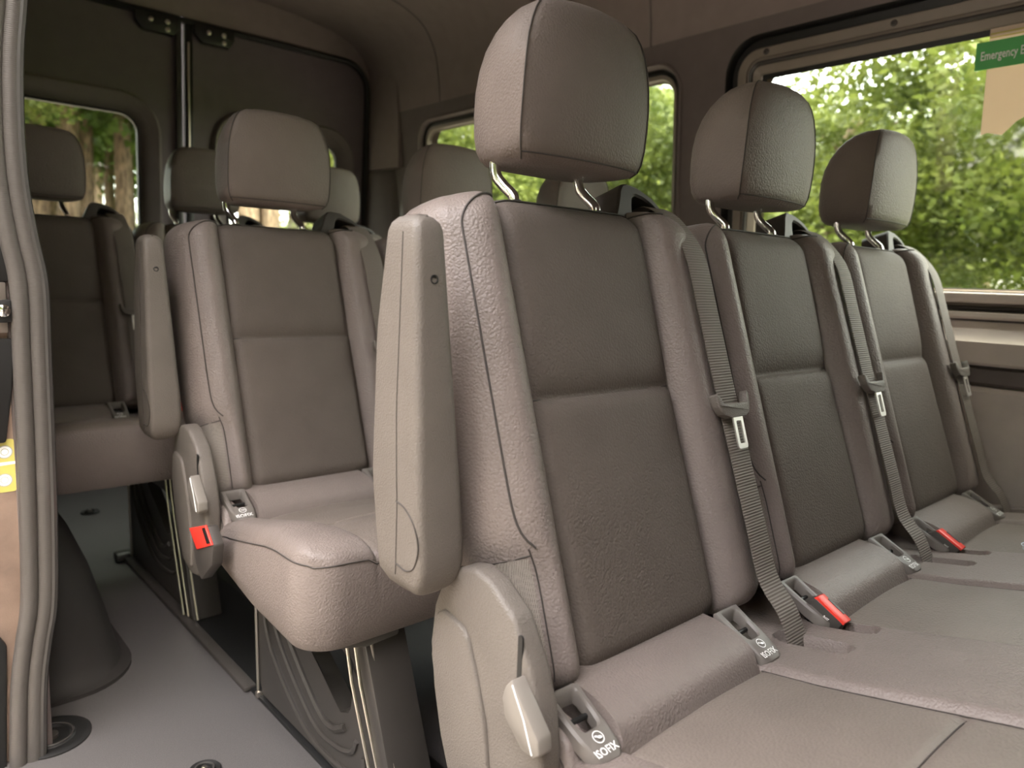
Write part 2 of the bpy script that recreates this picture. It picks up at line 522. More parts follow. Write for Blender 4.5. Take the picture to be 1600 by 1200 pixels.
# lower trim boards, each its own piece
def lw_board(name, prof, mat, y0=YF, y1=3.15):
    V, F = loft([[Vector((xw(z) + d, y, z)) for d, z in prof] for y in (y0, y1)])
    return add(name, V, F, mat, wall_left, sharp=25)
lw_board('lower_board', [(0.02, -0.80), (-0.004, -0.80), (-0.022, -0.60), (-0.030, -0.30), (-0.030, -0.215), (-0.022, -0.205), (0.02, -0.205)], M_TRIML)
lw_board('middle_board', [(0.02, -0.203), (-0.012, -0.203), (-0.020, -0.195), (-0.024, -0.163), (-0.018, -0.158), (0.02, -0.158)], M_TRIM)
lw_board('arm_board', [(0.02, -0.154), (-0.040, -0.154), (-0.046, -0.147), (-0.046, -0.100), (-0.036, -0.086), (-0.010, -0.055), (0.02, -0.052)], M_TRIML)
lw_board('ledge_board', [(0.02, -0.050), (-0.016, -0.049), (-0.020, -0.044), (-0.018, -0.034), (0.02, -0.031)], M_TRIML)
V, F = box(1.925, 1.975, 0.78, 0.795, -0.80, -0.30, 0.003)
add('pillar_cover', V, F, M_TRIM, wall_left)

# window_1: the emergency exit window beside the front row
def window(name, rect, fn, mirror=False):
    root = struct(empty(name, Vector(fn((rect[0] + rect[1]) / 2, rect[2], 0.03))))
    V, F = rings_frame(rect, 0.10, [(0.0, 0.0), (0.004, 0.012), (0.006, 0.03), (0.034, 0.032)], fn)
    add('gap_seal', V, F, M_BLK, root)
    V, F = rings_frame(rect, 0.10, [(0.032, 0.034), (0.032, 0.014), (0.035, 0.010), (0.058, 0.012), (0.060, 0.018), (0.064, 0.020)], fn)
    add('window_frame', V, F, M_FRAME, root, sharp=30)
    V, F = rings_frame(rect, 0.10, [(0.064, 0.020), (0.066, 0.014), (0.070, 0.012), (0.074, 0.014), (0.076, 0.020)], fn)
    add('rubber_strip', V, F, M_RUB, root)
    V, F = rings_frame(rect, 0.10, [(0.076, 0.020), (0.078, 0.018), (0.096, 0.026), (0.098, 0.032)], fn)
    add('inner_frame', V, F, M_FRAME, root, sharp=30)
    V, F = rings_frame(rect, 0.10, [(0.097, 0.033), (0.112, 0.033)], fn)
    add('glass_border', V, F, M_BLK, root)
    a0, a1, b0, b1 = rect
    i = 0.095
    loop = rr(a0 + i, a1 - i, b0 + i - 0.055, b1 - i, 0.02, 5)
    V, F = prism(loop, fn, 0.036, 0.040)
    add('pane', V, F, M_GLASS, root, smooth=False)
    return root
win1 = window('window_1', (W1[0], W1[1], W1[2] - 0.06, W1[3]), LW)
for yb in (1.135, 0.80, 0.47, 0.14):
    c = Vector(LW(yb, 0.695 - 0.046, 0.011))
    V, F = disc_lathe(c, (-1, 0, 0), [(0.008, 0), (0.008, 0.002), (0.006, 0.0035), (0.0035, 0.004), (0.0035, 0.002), (0.0, 0.002)], 14)
    add('frame_bolt', V, F, M_PLD, win1)
# chrome-bright sill edge of the near window
V, F = tube([LW(y, 0.018, 0.02) for y in np.linspace(-0.1, 1.14, 12)], 0.0035, 6)
add('sill_strip', V, F, M_STEEL, win1)
V, F = prism([(-0.15, 0.012), (1.15, 0.012), (1.15, -0.012), (-0.15, -0.012)], LW, -0.008, 0.035, 0.005)
add('window_sill', V, F, M_TRIML, win1)

def simple_window(name, rect, fn, r=0.10):
    root = struct(empty(name, Vector(fn((rect[0] + rect[1]) / 2, rect[2], 0.03))))
    V, F = rings_frame(rect, r, [(0.0, 0.0), (0.003, -0.006), (0.010, -0.008), (0.014, 0.0), (0.018, 0.014)], fn)
    add('window_frame', V, F, M_TRIM, root)
    V, F = rings_frame(rect, r, [(0.018, 0.014), (0.022, 0.024), (0.034, 0.026)], fn)
    add('gap_seal', V, F, M_BLK, root)
    V, F = rings_frame(rect, r, [(0.034, 0.026), (0.034, 0.016), (0.046, 0.018), (0.050, 0.030), (0.056, 0.034)], fn)
    add('inner_frame', V, F, M_FRAME, root, sharp=30)
    a0, a1, b0, b1 = rect
    V, F = prism(rr(a0 + .04, a1 - .04, b0 + .04, b1 - .04, r - .04, 6), fn, 0.036, 0.040)
    add('pane', V, F, M_GLASS, root, smooth=False)
    return root
simple_window('window_2', W2, LW)

# near side wall (door side): behind and ahead of the sliding door opening
V, F = prism([(1.40, -0.8), (3.2, -0.8), (3.2, 1.0), (1.40, 1.0)], RW, 0.0, 0.06)
V3, F3 = prism([(YF, -0.8), (-0.15, -0.8), (-0.15, 1.0), (YF, 1.0)], RW, 0.0, 0.06)
V4, F4 = prism([(YF, 0.93), (1.42, 0.93), (1.42, 1.04), (YF, 1.04)], RW, -0.03, 0.08)
V, F = merge((V, F), (V3, F3), (V4, F4))
struct(add('wall_right', V, F, M_TRIM))  # solid: side windows left out so light comes through the door only
# unseen partition added to block light from the windshield end
V, F = merge(box(0.12, 1.98, YF - 0.3, YF, FLOOR, 0.52, 0.05), box(0.12, 1.98, YF - 0.05, YF, 0.54, 1.16, 0.01))
struct(add('wall_front_blocker', V, F, M_TRIM))

# rear doors
def rear_door(name, x0, x1, hole):
    V, F = plate_with_hole((x0, x1, -0.8, 0.995), hole, RD)
    # back skin and edges
    a = plate_with_hole((x0, x1, -0.8, 0.995), hole, lambda p, q, d: RD(p, q, 0.05))
    e = prism([(x0, -0.8), (x1, -0.8), (x1, 0.995), (x0, 0.995)], RD, 0.0, 0.05)
    e = (e[0], e[1][2:])
    V, F = merge((V, F), a, e)
    return struct(add(name, V, F, M_DOOR, smooth=False))
H1 = (0.335, 0.915, 0.0, 0.625, 0.12)
H2 = (2 * XC - 0.915, 2 * XC - 0.335, 0.0, 0.625, 0.12)
d1 = rear_door('door_1', 0.14, 1.028, H1)
d2 = rear_door('door_2', 1.045, 1.86, H2)
for d, H in ((d1, H1), (d2, H2)):
    rect = (H[0] - 0.04, H[1] + 0.04, H[2] - 0.04, H[3] + 0.04)
    V, F = rings_frame(rect, 0.15, [(0.0, 0.0), (0.004, -0.012), (0.014, -0.018), (0.075, 0.022), (0.078, 0.03)], RD)
    add('window_surround', V, F, M_TRIM, d, sharp=50)
    V, F = rings_frame(rect, 0.15, [(0.074, 0.02), (0.078, 0.012), (0.084, 0.014), (0.086, 0.03)], RD)
    add('window_rubber', V, F, M_BLK, d)
    V, F = prism(rr(H[0] + .02, H[1] - .02, H[2] + .02, H[3] - .02, .09, 6), RD, 0.028, 0.032)
    add('pane', V, F, M_GLASS, d, smooth=False)
# upper board edge, centre post and rod, top brackets
V, F = prism([(1.006, -0.8), (1.030, -0.8), (1.030, 0.97), (1.006, 0.97)], RD, -0.022, 0.0, 0.006)
add('door_edge_rubber', V, F, M_RUB, d1)
V, F = prism([(1.042, -0.8), (1.072, -0.8), (1.072, 0.97), (1.042, 0.97)], RD, -0.018, 0.0, 0.006)
add('door_edge_rubber', V, F, M_BLK, d2)
V, F = tube([RD(1.052, z, -0.026) for z in (0.36, 0.6, 0.88)], 0.0045, 10)
add('lock_rod', V, F, M_STEEL, d2)
for d, xa, xb in ((d1, 0.86, 1.02), (d2, 1.075, 1.235)):
    zt = 0.965
    V, F = prism([(xa, zt - 0.045), (xa + 0.03, zt - 0.075), (xb - 0.02, zt - 0.075), (xb, zt - 0.04), (xb, zt), (xa, zt)], RD, -0.028, -0.004, 0.006)
    pl = add('latch_bracket', V, F, M_BLK, d)
    for bx, bz in ((xa + 0.055, zt - 0.032), (xb - 0.045, zt - 0.030), (xb - 0.045, zt - 0.058)):
        V, F = disc_lathe(RD(bx, bz, -0.028), (0, -1, 0), [(0.009, 0), (0.009, 0.003), (0.005, 0.005), (0, 0.005)], 12)
        add('bolt', V, F, M_STEEL, pl)
# rubber weatherstrip framing the rear door opening
V, F = rings_frame((0.155, 1.875, -0.79, 0.972), 0.13, [(0.0, -0.004), (0.002, -0.018), (0.012, -0.026), (0.022, -0.018), (0.024, -0.004)], RD)
tag(struct(add('trim_1', V, F, M_BLK)), 'black rubber weatherstrip framing the rear doors', 'trim')
# rear header and corner pillars
V, F = plate_with_hole((0.10, 2.0, -0.8, 1.12), (0.16, 1.87, -0.795, 0.975, 0.13), lambda a, b, d: RD(a, b, -0.004))
struct(add('wall_rear', V, F, M_HEADL))
for sx in (1, -1):
    fn = (lambda x: x) if sx == 1 else (lambda x: 2 * XC - x)
    V, F = loft([[Vector((fn(x), y, z)) for x, y in ((1.865, 3.17), (1.885, 3.10), (1.93 + 0.02 * (0.5 - z), 2.97), (1.99, 2.95), (1.99, 3.19))] for z in (-0.8, 0.0, 0.49)])
    struct(add('pillar_trim_rear', V, F, M_TRIM, sharp=60)).name = 'trim_2' if sx == 1 else 'trim_3'
    V, F = loft([[Vector((fn(x), y, z)) for x, y in ((1.87, 3.165), (1.875, 3.06), (1.90 - 0.06 * max(0, z - 0.6), 2.93), (1.99, 2.91), (1.99, 3.185))] for z in (0.495, 0.65, 0.80, 0.95)])
    struct(add('pillar_trim_upper', V, F, M_HEADL, sharp=60)).name = 'trim_4' if sx == 1 else 'trim_5'

# ------------------------------------------------------------------ seats
TH = math.atan2(0.311, 0.950)
CW, SW = math.cos(TH), math.sin(TH)
def B(x, w, n=0.0):          # backrest frame: x across, w up along the back, n forward
    return Vector((x, 0.490 + SW * w - CW * n, -0.42 + CW * w + SW * n))
BASE = Vector((0.70, 0.30, FLOOR))
WT = 0.553
XS = [0.478, 0.472, 0.473, 0.482, 0.4955, 0.507, 0.523, 0.540, 0.552, 0.5585, 0.563, 0.572]
NS = [-0.105, -0.07, -0.035, -0.008, 0.006, 0.016, 0.023, 0.019, 0.007, -0.005, -0.003, 0.001]
XS2 = [0.803, 0.812, 0.8165, 0.823, 0.836, 0.856, 0.880, 0.900, 0.913, 0.924, 0.930, 0.930, 0.924]
NS2 = [0.001, -0.003, -0.005, 0.011, 0.026, 0.031, 0.027, 0.018, 0.006, -0.012, -0.040, -0.07, -0.105]
prof_l = catmull([(x, n, 0) for x, n in zip(XS, NS)], 4)
prof_r = catmull([(x, n, 0) for x, n in zip(XS2, NS2)], 4)
prof_c = [Vector((x, 0.001, 0)) for x in np.linspace(0.572, 0.803, 26)[1:-1]]
PROF = prof_l + prof_c + prof_r
NL, NC = len(prof_l), len(prof_c)
I0, I1 = 36, NL + NC + 8      # first / last column of the centre panel (the two grooves)
back_pts = [Vector((x, -0.115, 0)) for x in np.linspace(0.905, 0.497, 6)]
def back_levels():
    a = list(np.linspace(-0.002, 0.03, 7)) + list(np.linspace(0.03, 0.28, 26))[1:] + list(np.linspace(0.28, 0.35, 22))[1:] + list(np.linspace(0.35, 0.505, 14))[1:] + list(0.505 + 0.048 * np.sin(np.linspace(0, math.pi / 2, 9)))[1:]
    return a
LEV = back_levels()
def sec_pt(x, n, w):
    c = 0.70
    front = max(0.0, min(1.0, (n + 0.06) / 0.05))
    # centre panel padding, cross seam
    if 0.5585 < x < 0.8165:
        e = min(x - 0.5585, 0.8165 - x)
        fall = 1 - math.exp(-e / 0.010)
        d = w - 0.3045
        g = -0.013 * math.exp(-d / 0.020) if d >= 0 else -0.013 * math.exp(d / 0.007)
        n = n + fall * (0.0075 + g - 0.004 * math.cos(2 * math.pi * (w - 0.30) / 0.5) * 0.6)
    # top rolls back
    r = 0.048
    if w > WT - r:
        h = min(1.0, (w - (WT - r)) / r)
        rec = r * (1 - math.sqrt(max(0.0, 1 - h * h)))
        n = n - rec * (1.0 if n > -0.06 else 0.25)
        x = c + (x - c) * (1 - rec * 0.75 / 0.228)
    # bottom rolls under
    if w < 0.03:
        h = (0.03 - w) / 0.032
        rec = 0.026 * (1 - math.sqrt(max(0.0, 1 - min(1, h) ** 2)))
        n = n - rec * front
        x = c + (x - c) * (1 - rec * 0.4 / 0.228)
    # lower part of the door-side edge steps in
    if x < 0.55:
        s = 1 / (1 + math.exp((w - 0.145) / 0.010))
        q = min(1.0, (0.55 - x) / 0.05); q = q * q * (3 - 2 * q)
        x = x + 0.012 * s * q
        n = n - 0.003 * s * q
    return x, n
rings = []
for w in LEV:
    ring = [B(*(lambda q: (q[0], w, q[1]))(sec_pt(p.x, p.y, w))) for p in PROF]
    ring += [B(*(lambda q: (q[0], w, q[1]))(sec_pt(p.x, p.y, w))) for p in back_pts]
    rings.append(ring)
BV, BF = loft(rings)
nring = len(rings[0])
def surf(x, w):       # point on the front skin
    best = min(range(len(PROF)), key=lambda i: abs(PROF[i].x - x) + (0.2 if PROF[i].y < -0.02 else 0))
    q = sec_pt(PROF[best].x, PROF[best].y, w)
    return B(q[0], w, q[1])
shell_f, panel_f, fab_f = [], [], []
for f in BF:
    if len(f) > 4: shell_f.append(f); continue
    j = min(v % nring for v in f); i = min(v // nring for v in f)
    jm = max(v % nring for v in f)
    if I0 <= j and jm <= I1: panel_f.append(f)
    elif jm <= 17 and LEV[i] < 0.135 and jm - j == 1: fab_f.append(f)
    else: shell_f.append(f)

# headrest: front face upright, top and rear curve back
def headrest_geo():
    HC = 0.683
    zs = [0.137, 0.140, 0.147, 0.158, 0.175, 0.20, 0.225, 0.25, 0.272, 0.290, 0.304, 0.314, 0.321, 0.325]
    hw = [0.086, 0.097, 0.104, 0.108, 0.110, 0.1105, 0.110, 0.108, 0.1045, 0.099, 0.092, 0.084, 0.072, 0.052]
    yf = [0.655, 0.644, 0.637, 0.634, 0.632, 0.630, 0.629, 0.629, 0.630, 0.631, 0.633, 0.635, 0.639, 0.645]
    yb = [0.728, 0.742, 0.749, 0.754, 0.757, 0.758, 0.757, 0.752, 0.743, 0.731, 0.717, 0.703, 0.687, 0.670]
    rings = []
    n1, n2 = 16, 20
    for z, h, f, b in zip(zs, hw, yf, yb):
        ring = []
        for i in range(n1 + 1):               # front, gently domed
            t = -1 + 2 * i / n1
            ring.append(Vector((HC + h * t, f - 0.010 * (1 - t * t) + 0.004 * abs(t) ** 6, z)))
        for i in range(1, n2):                # sides and rear: superellipse
            a = math.pi * i / n2
            ca, sa = math.cos(a), math.sin(a)
            px = h * (1.035 - 0.035 * abs(ca)) * math.copysign(abs(ca) ** 0.40, ca)
            py = (b - f - 0.004) * abs(sa) ** 0.55
            ring.append(Vector((HC + px, f + 0.004 + py, z)))
        rings.append(ring)
    V, F = loft(rings)
    seamL = [rings[i][0] + Vector((-0.0004, -0.0006, 0)) for i in range(1, len(zs))]
    seamR = [rings[i][n1] + Vector((0.0004, -0.0006, 0)) for i in range(1, len(zs))]
    seamB = [p + Vector((0, -0.0006, -0.0004)) for p in rings[2][:n1 + 1]]
    seamT = [p + Vector((0, -0.0003, 0.0006)) for p in rings[-1][:n1 + 1]]
    return V, F, (seamL, seamR, seamB)
HV, HF, HSEAMS = headrest_geo()

# seat cushion height field
def cushion_geo(end):
    x0 = 0.425 if end else 0.475
    x1 = 0.935
    y0, y1 = 0.0, 0.60
    xs = sorted(set([round(float(v), 4) for v in np.linspace(x0, x1, 118)] + [0.531, 0.785]))
    ys = [round(float(v), 4) for v in np.linspace(y0, y1, 150)]
    def stad(x, y, cx, cy0, cy1, r):
        yy = min(max(y, cy0), cy1)
        return math.hypot(x - cx, y - yy) - r
    def hz(x, y):
        drop = 0.0
        z = interp(y, [0.0, 0.05, 0.10, 0.145, 0.19, 0.25, 0.33, 0.41, 0.46, 0.60], [-0.380, -0.381, -0.386, -0.394, -0.405, -0.419, -0.437, -0.451, -0.453, -0.448])
        ins = max(0.0, min(1.0, (x - 0.522) / 0.018)) * max(0.0, min(1.0, (0.795 - x) / 0.018))
        z += (1 - ins) * interp(y, [0.0, 0.2, 0.40, 0.5], [0.008, 0.010, 0.006, 0.0])
        for gx in (0.531, 0.785):
            z -= 0.005 * math.exp(-((x - gx) / 0.0035) ** 2) * (1 if y < 0.41 else 0)
        if 0.531 < x < 0.785:
            z -= 0.004 * math.exp(-((y - 0.190) / 0.0035) ** 2)
            u = (x - 0.658) / 0.127
            z += 0.007 * (1 - u * u) * (1 if y < 0.40 else max(0, 1 - (y - .40) / .01))
            z -= 0.007 * math.exp(-((y - 0.408) / 0.005) ** 2)
            if y > 0.408:
                t = (y - 0.408) / 0.075
                z += 0.042 * math.sqrt(max(0.0, 1 - (1 - min(1, t)) ** 2))
        if end and x < 0.53:
            u = (x - x0) / 0.105
            z += interp(y, [0.0, 0.12, 0.25, 0.35, 0.43, 0.5], [0.004, 0.016, 0.014, 0.012, -0.004, -0.02]) * math.sin(math.pi * min(1, u * 0.85 + 0.15))
            if u < 0.24:
                drop = 0.020 * (1 - math.sqrt(max(0, 1 - (1 - u / 0.24) ** 2)))
            if x < 0.484 and y > 0.43:
                t = (y - 0.43) / 0.06
                z += 0.040 * math.sqrt(max(0.0, 1 - (1 - min(1, t)) ** 2))
        for cx, a, b_ in ((0.885, 0.360, 0.425),) + (() if end else ((0.506, 0.360, 0.420),)):
            d = stad(x, y, cx, a, b_, 0.0125)
            if d < 0.004:
                z -= 0.030 * min(1.0, (0.004 - d) / 0.006)
        r = 0.05
        if y < y0 + r:
            h = 1 - (y - y0) / r
            drop = max(drop, r * 0.45 * (1 - math.sqrt(max(0.0, 1 - h * h))))
        return z - drop
    def plan(x, y):
        r = 0.055
        if end and y > 0.06 and x < 0.53:
            xl = interp(y, [0.06, 0.20, 0.40, 0.435, 0.60], [0.425, 0.432, 0.458, 0.476, 0.482])
            return xl + (x - x0) * (0.53 - xl) / (0.53 - x0), y
        if end and x < x0 + r and y < y0 + r:
            a = (x0 + r - x) / r; b = (y0 + r - y) / r
            return x0 + r - r * a * math.sqrt(1 - b * b / 2), y0 + r - r * b * math.sqrt(1 - a * a / 2)
        return x, y
    nx, ny = len(xs), len(ys)
    V = []; F = []; FI = []
    for y in ys:
        for x in xs:
            px_, py_ = plan(x, y)
            V.append(Vector((px_, py_, hz(x, y))))
    for j in range(ny - 1):
        for i in range(nx - 1):
            q = (j * nx + i, j * nx + i + 1, (j + 1) * nx + i + 1, (j + 1) * nx + i)
            xm = (xs[i] + xs[i + 1]) / 2; ym = (ys[j] + ys[j + 1]) / 2
            if 0.531 < xm < 0.785 and 0.012 < ym < 0.408: FI.append(q)
            else: F.append(q)
    loop = [i for i in range(nx)] + [j * nx + nx - 1 for j in range(1, ny)] + [(ny - 1) * nx + i for i in range(nx - 2, -1, -1)] + [j * nx for j in range(ny - 2, 0, -1)]
    lv = [(0.25, -0.005), (0.6, -0.007), (0.9, -0.003), (1.0, 0.004)]
    layers = []
    for f_, o_ in lv:
        L = []
        for idx in loop:
            i, j = idx % nx, idx // nx
            p = V[idx]
            out = Vector((0, 0, 0))
            if end and i == 0: out.x = 1
            if j == 0: out.y = 1
            if end and p.x < x0 + 0.055 and p.y < y0 + 0.055:
                out = Vector((x0 + 0.055 - p.x, y0 + 0.055 - p.y, 0))
            if out.length > 0: out.normalize()
            zb = -0.514 if end or j == 0 else -0.514
            L.append(Vector((p.x + out.x * o_, p.y + out.y * o_, p.z + (zb - p.z) * f_)))
        layers.append(L)
    n = len(loop); prev = list(loop)
    for L in layers:
        k = len(V); V += L
        for i in range(n):
            j = (i + 1) % n
            F.append((prev[i], prev[j], k + j, k + i))
        prev = [k + i for i in range(n)]
    F.append(tuple(prev))
    top_seam = None; front_seam = None
    if end:
        top_seam = [V[j * nx] + Vector((-0.0008, 0, 0.0002)) for j in range(ny - 40, 0, -2)]
        top_seam += [V[i] + Vector((0, -0.0008, 0.0002)) for i in range(0, nx, 3)]
    cross = [Vector((x, 0.190, hz(x, 0.190) + 0.0004)) for x in np.linspace(0.533, 0.783, 14)]
    sides = [[Vector((gx, y, hz(gx, y) + 0.0004)) for y in np.linspace(0.02, 0.405, 22)] for gx in (0.531, 0.785)]
    return V, F, FI, top_seam, front_seam, cross, sides
CUSH = {True: cushion_geo(True), False: cushion_geo(False)}

MESHBANK = {}
def banked(key, name, geo, mat, parent, **kw):
    """child whose mesh is shared between seats"""
    if key in MESHBANK:
        o = bpy.data.objects.new(name, MESHBANK[key]); COL.objects.link(o); o.parent = parent; o['_o'] = tuple(BASE)
        return o
    V, F = geo()
    o = add(name, V, F, mat, parent, org=BASE, **kw)
    MESHBANK[key] = o.data
    return o

def ribbon(path, half, axis=(1, 0, 0), th=0.0011, xoff=None):
    P = catmull(path, 6); rings = []
    ax = Vector(axis)
    for i, p in enumerate(P):
        t = (P[min(i + 1, len(P) - 1)] - P[max(i - 1, 0)]).normalized()
        a = (ax - t * ax.dot(t)).normalized(); nrm = t.cross(a)
        rings.append([p - a * half - nrm * th * .4, p - a * half + nrm * th * .4, p - a * half * .9 + nrm * th, p + a * half * .9 + nrm * th, p + a * half + nrm * th * .4, p + a * half - nrm * th * .4, p + a * half * .9 - nrm * th, p - a * half * .9 - nrm * th])
    return loft(rings)
def belt_geo():
    path = [B(0.874, 0.556, -0.055), B(0.876, 0.566, -0.030), B(0.878, 0.561, -0.010), B(0.880, 0.535, 0.012), B(0.882, 0.48, 0.0335), B(0.884, 0.40, 0.035), B(0.886, 0.30, 0.035), B(0.888, 0.20, 0.036), B(0.889, 0.10, 0.038), B(0.889, 0.03, 0.040), Vector((0.888, 0.430, -0.415)), Vector((0.887, 0.412, -0.452)), Vector((0.887, 0.408, -0.475))]
    return ribbon(path, 0.0235)
def tongue_geo():
    c = (0.886, 0.262)
    pl = [(-0.031, 0.013), (-0.036, 0.020), (-0.040, 0.017), (-0.038, 0.002), (-0.031, -0.010), (-0.018, -0.015), (0.018, -0.015), (0.031, -0.010), (0.038, 0.002), (0.040, 0.017), (0.036, 0.020), (0.031, 0.013), (0.027, 0.004), (-0.027, 0.004)]
    return prism([(c[0] + a, c[1] + b) for a, b in pl], lambda a, b, d: B(a, b, 0.036 + d + 0.006 * (1 - ((a - c[0]) / .04) ** 2)), -0.004, 0.009, 0.002, 2)
def tongue_metal():
    c = (0.886, 0.262)
    outer = rr(c[0] - 0.0115, c[0] + 0.0115, c[1] - 0.058, c[1] - 0.008, 0.004, 3)
    inner = rr(c[0] - 0.006, c[0] + 0.006, c[1] - 0.051, c[1] - 0.020, 0.002, 3)
    fn = lambda a, b, d: B(a, b, 0.044 + d)
    rings = [[fn(a, b, 0) for a, b in outer], [fn(a, b, 0.0022) for a, b in outer], [fn(a, b, 0.0022) for a, b in inner], [fn(a, b, 0) for a, b in inner], [fn(a, b, 0) for a, b in outer]]
    return loft(rings, cap=False)
def ring_plate(outer, hole, fn, d0, d1, m=28):
    def resample(L):
        P = [Vector((a, b, 0)) for a, b in L]; n = len(P)
        seg = [(P[(i + 1) % n] - P[i]).length for i in range(n)]; T = sum(seg); out = []
        for k in range(m):
            s = T * k / m; i = 0
            while s > seg[i] + 1e-9: s -= seg[i]; i += 1
            out.append(P[i].lerp(P[(i + 1) % n], s / max(seg[i], 1e-9)))
        return out
    o, h = resample(outer), resample(hole)
    bv = 0.003
    cen = sum(o, Vector()) / m
    def sh(p, q): return p + (q - p).normalized() * bv
    R = [[fn(p.x, p.y, d0) for p in o], [fn(p.x, p.y, d1 - bv) for p in o], [fn(*sh(p, cen).xy, d1) for p in o], [fn(*(p + (p - cen).normalized() * bv).xy, d1) for p in h], [fn(p.x, p.y, d1 - bv) for p in h], [fn(p.x, p.y, d0) for p in h], [fn(p.x, p.y, d0) for p in o]]
    return loft([[Vector(v) for v in r] for r in R], cap=False)
def guide_geo():
    outer = [(0.785, 0.535), (0.800, 0.565), (0.812, 0.592), (0.822, 0.598), (0.852, 0.594), (0.880, 0.582), (0.898, 0.566), (0.912, 0.535)]
    hole = [(0.828, 0.545), (0.830, 0.560), (0.835, 0.577), (0.842, 0.581), (0.858, 0.578), (0.876, 0.570), (0.888, 0.560), (0.892, 0.545)]
    return ring_plate(outer, hole, lambda a, b, d: B(a, b, d), -0.075, -0.016)
def post_geo(x):
    p = [B(x, 0.50, -0.020), B(x, 0.545, -0.016), B(x, 0.556, -0.017), B(x - 0.004, 0.572, -0.026), B(x - 0.008, 0.588, -0.030), B(x - 0.009, 0.62, -0.022)]
    return tube(catmull(p, 5), 0.0068, 12)
def collar_geo(x):
    return disc_lathe(B(x, 0.5445, -0.017), B(0, 1, 0) - B(0, 0, 0), [(0.0105, -0.010), (0.0105, 0.000), (0.0095, 0.002), (0.007, 0.002), (0.007, -0.006)], 18)
def pod_geo(x0, x1):
    """ISOFIX pocket: plastic tongue lying on the rear of the cushion"""
    def fn(a, b, d): return Vector((a, b, -0.4485 + d + 0.50 * max(0, b - 0.405)))
    m = (x0 + x1) / 2
    outer = [(x0, 0.475), (x0 + 0.001, 0.43), (x0 + 0.005, 0.407), (x0 + 0.012, 0.400), (x1 - 0.012, 0.400), (x1 - 0.005, 0.407), (x1 - 0.001, 0.43), (x1, 0.475)]
    hole = [(m - 0.014, 0.468), (m - 0.0135, 0.445), (m - 0.012, 0.434), (m - 0.009, 0.431), (m + 0.009, 0.431), (m + 0.012, 0.434), (m + 0.0135, 0.445), (m + 0.014, 0.468)]
    return ring_plate(outer, hole, fn, -0.006, 0.0105)
def seam_tube(pts, r=0.0009):
    return tube(pts, r, 5)

def side_x(d): return lambda a, b, dd: (d + dd, a, b)
COVER = [(0.560, -0.289), (0.590, -0.308), (0.606, -0.345), (0.612, -0.390), (0.605, -0.440), (0.592, -0.490), (0.575, -0.530), (0.552, -0.558), (0.520, -0.568), (0.482, -0.562), (0.455, -0.540), (0.437, -0.495), (0.434, -0.440), (0.441, -0.392), (0.456, -0.354), (0.480, -0.315), (0.515, -0.291), (0.540, -0.285)]

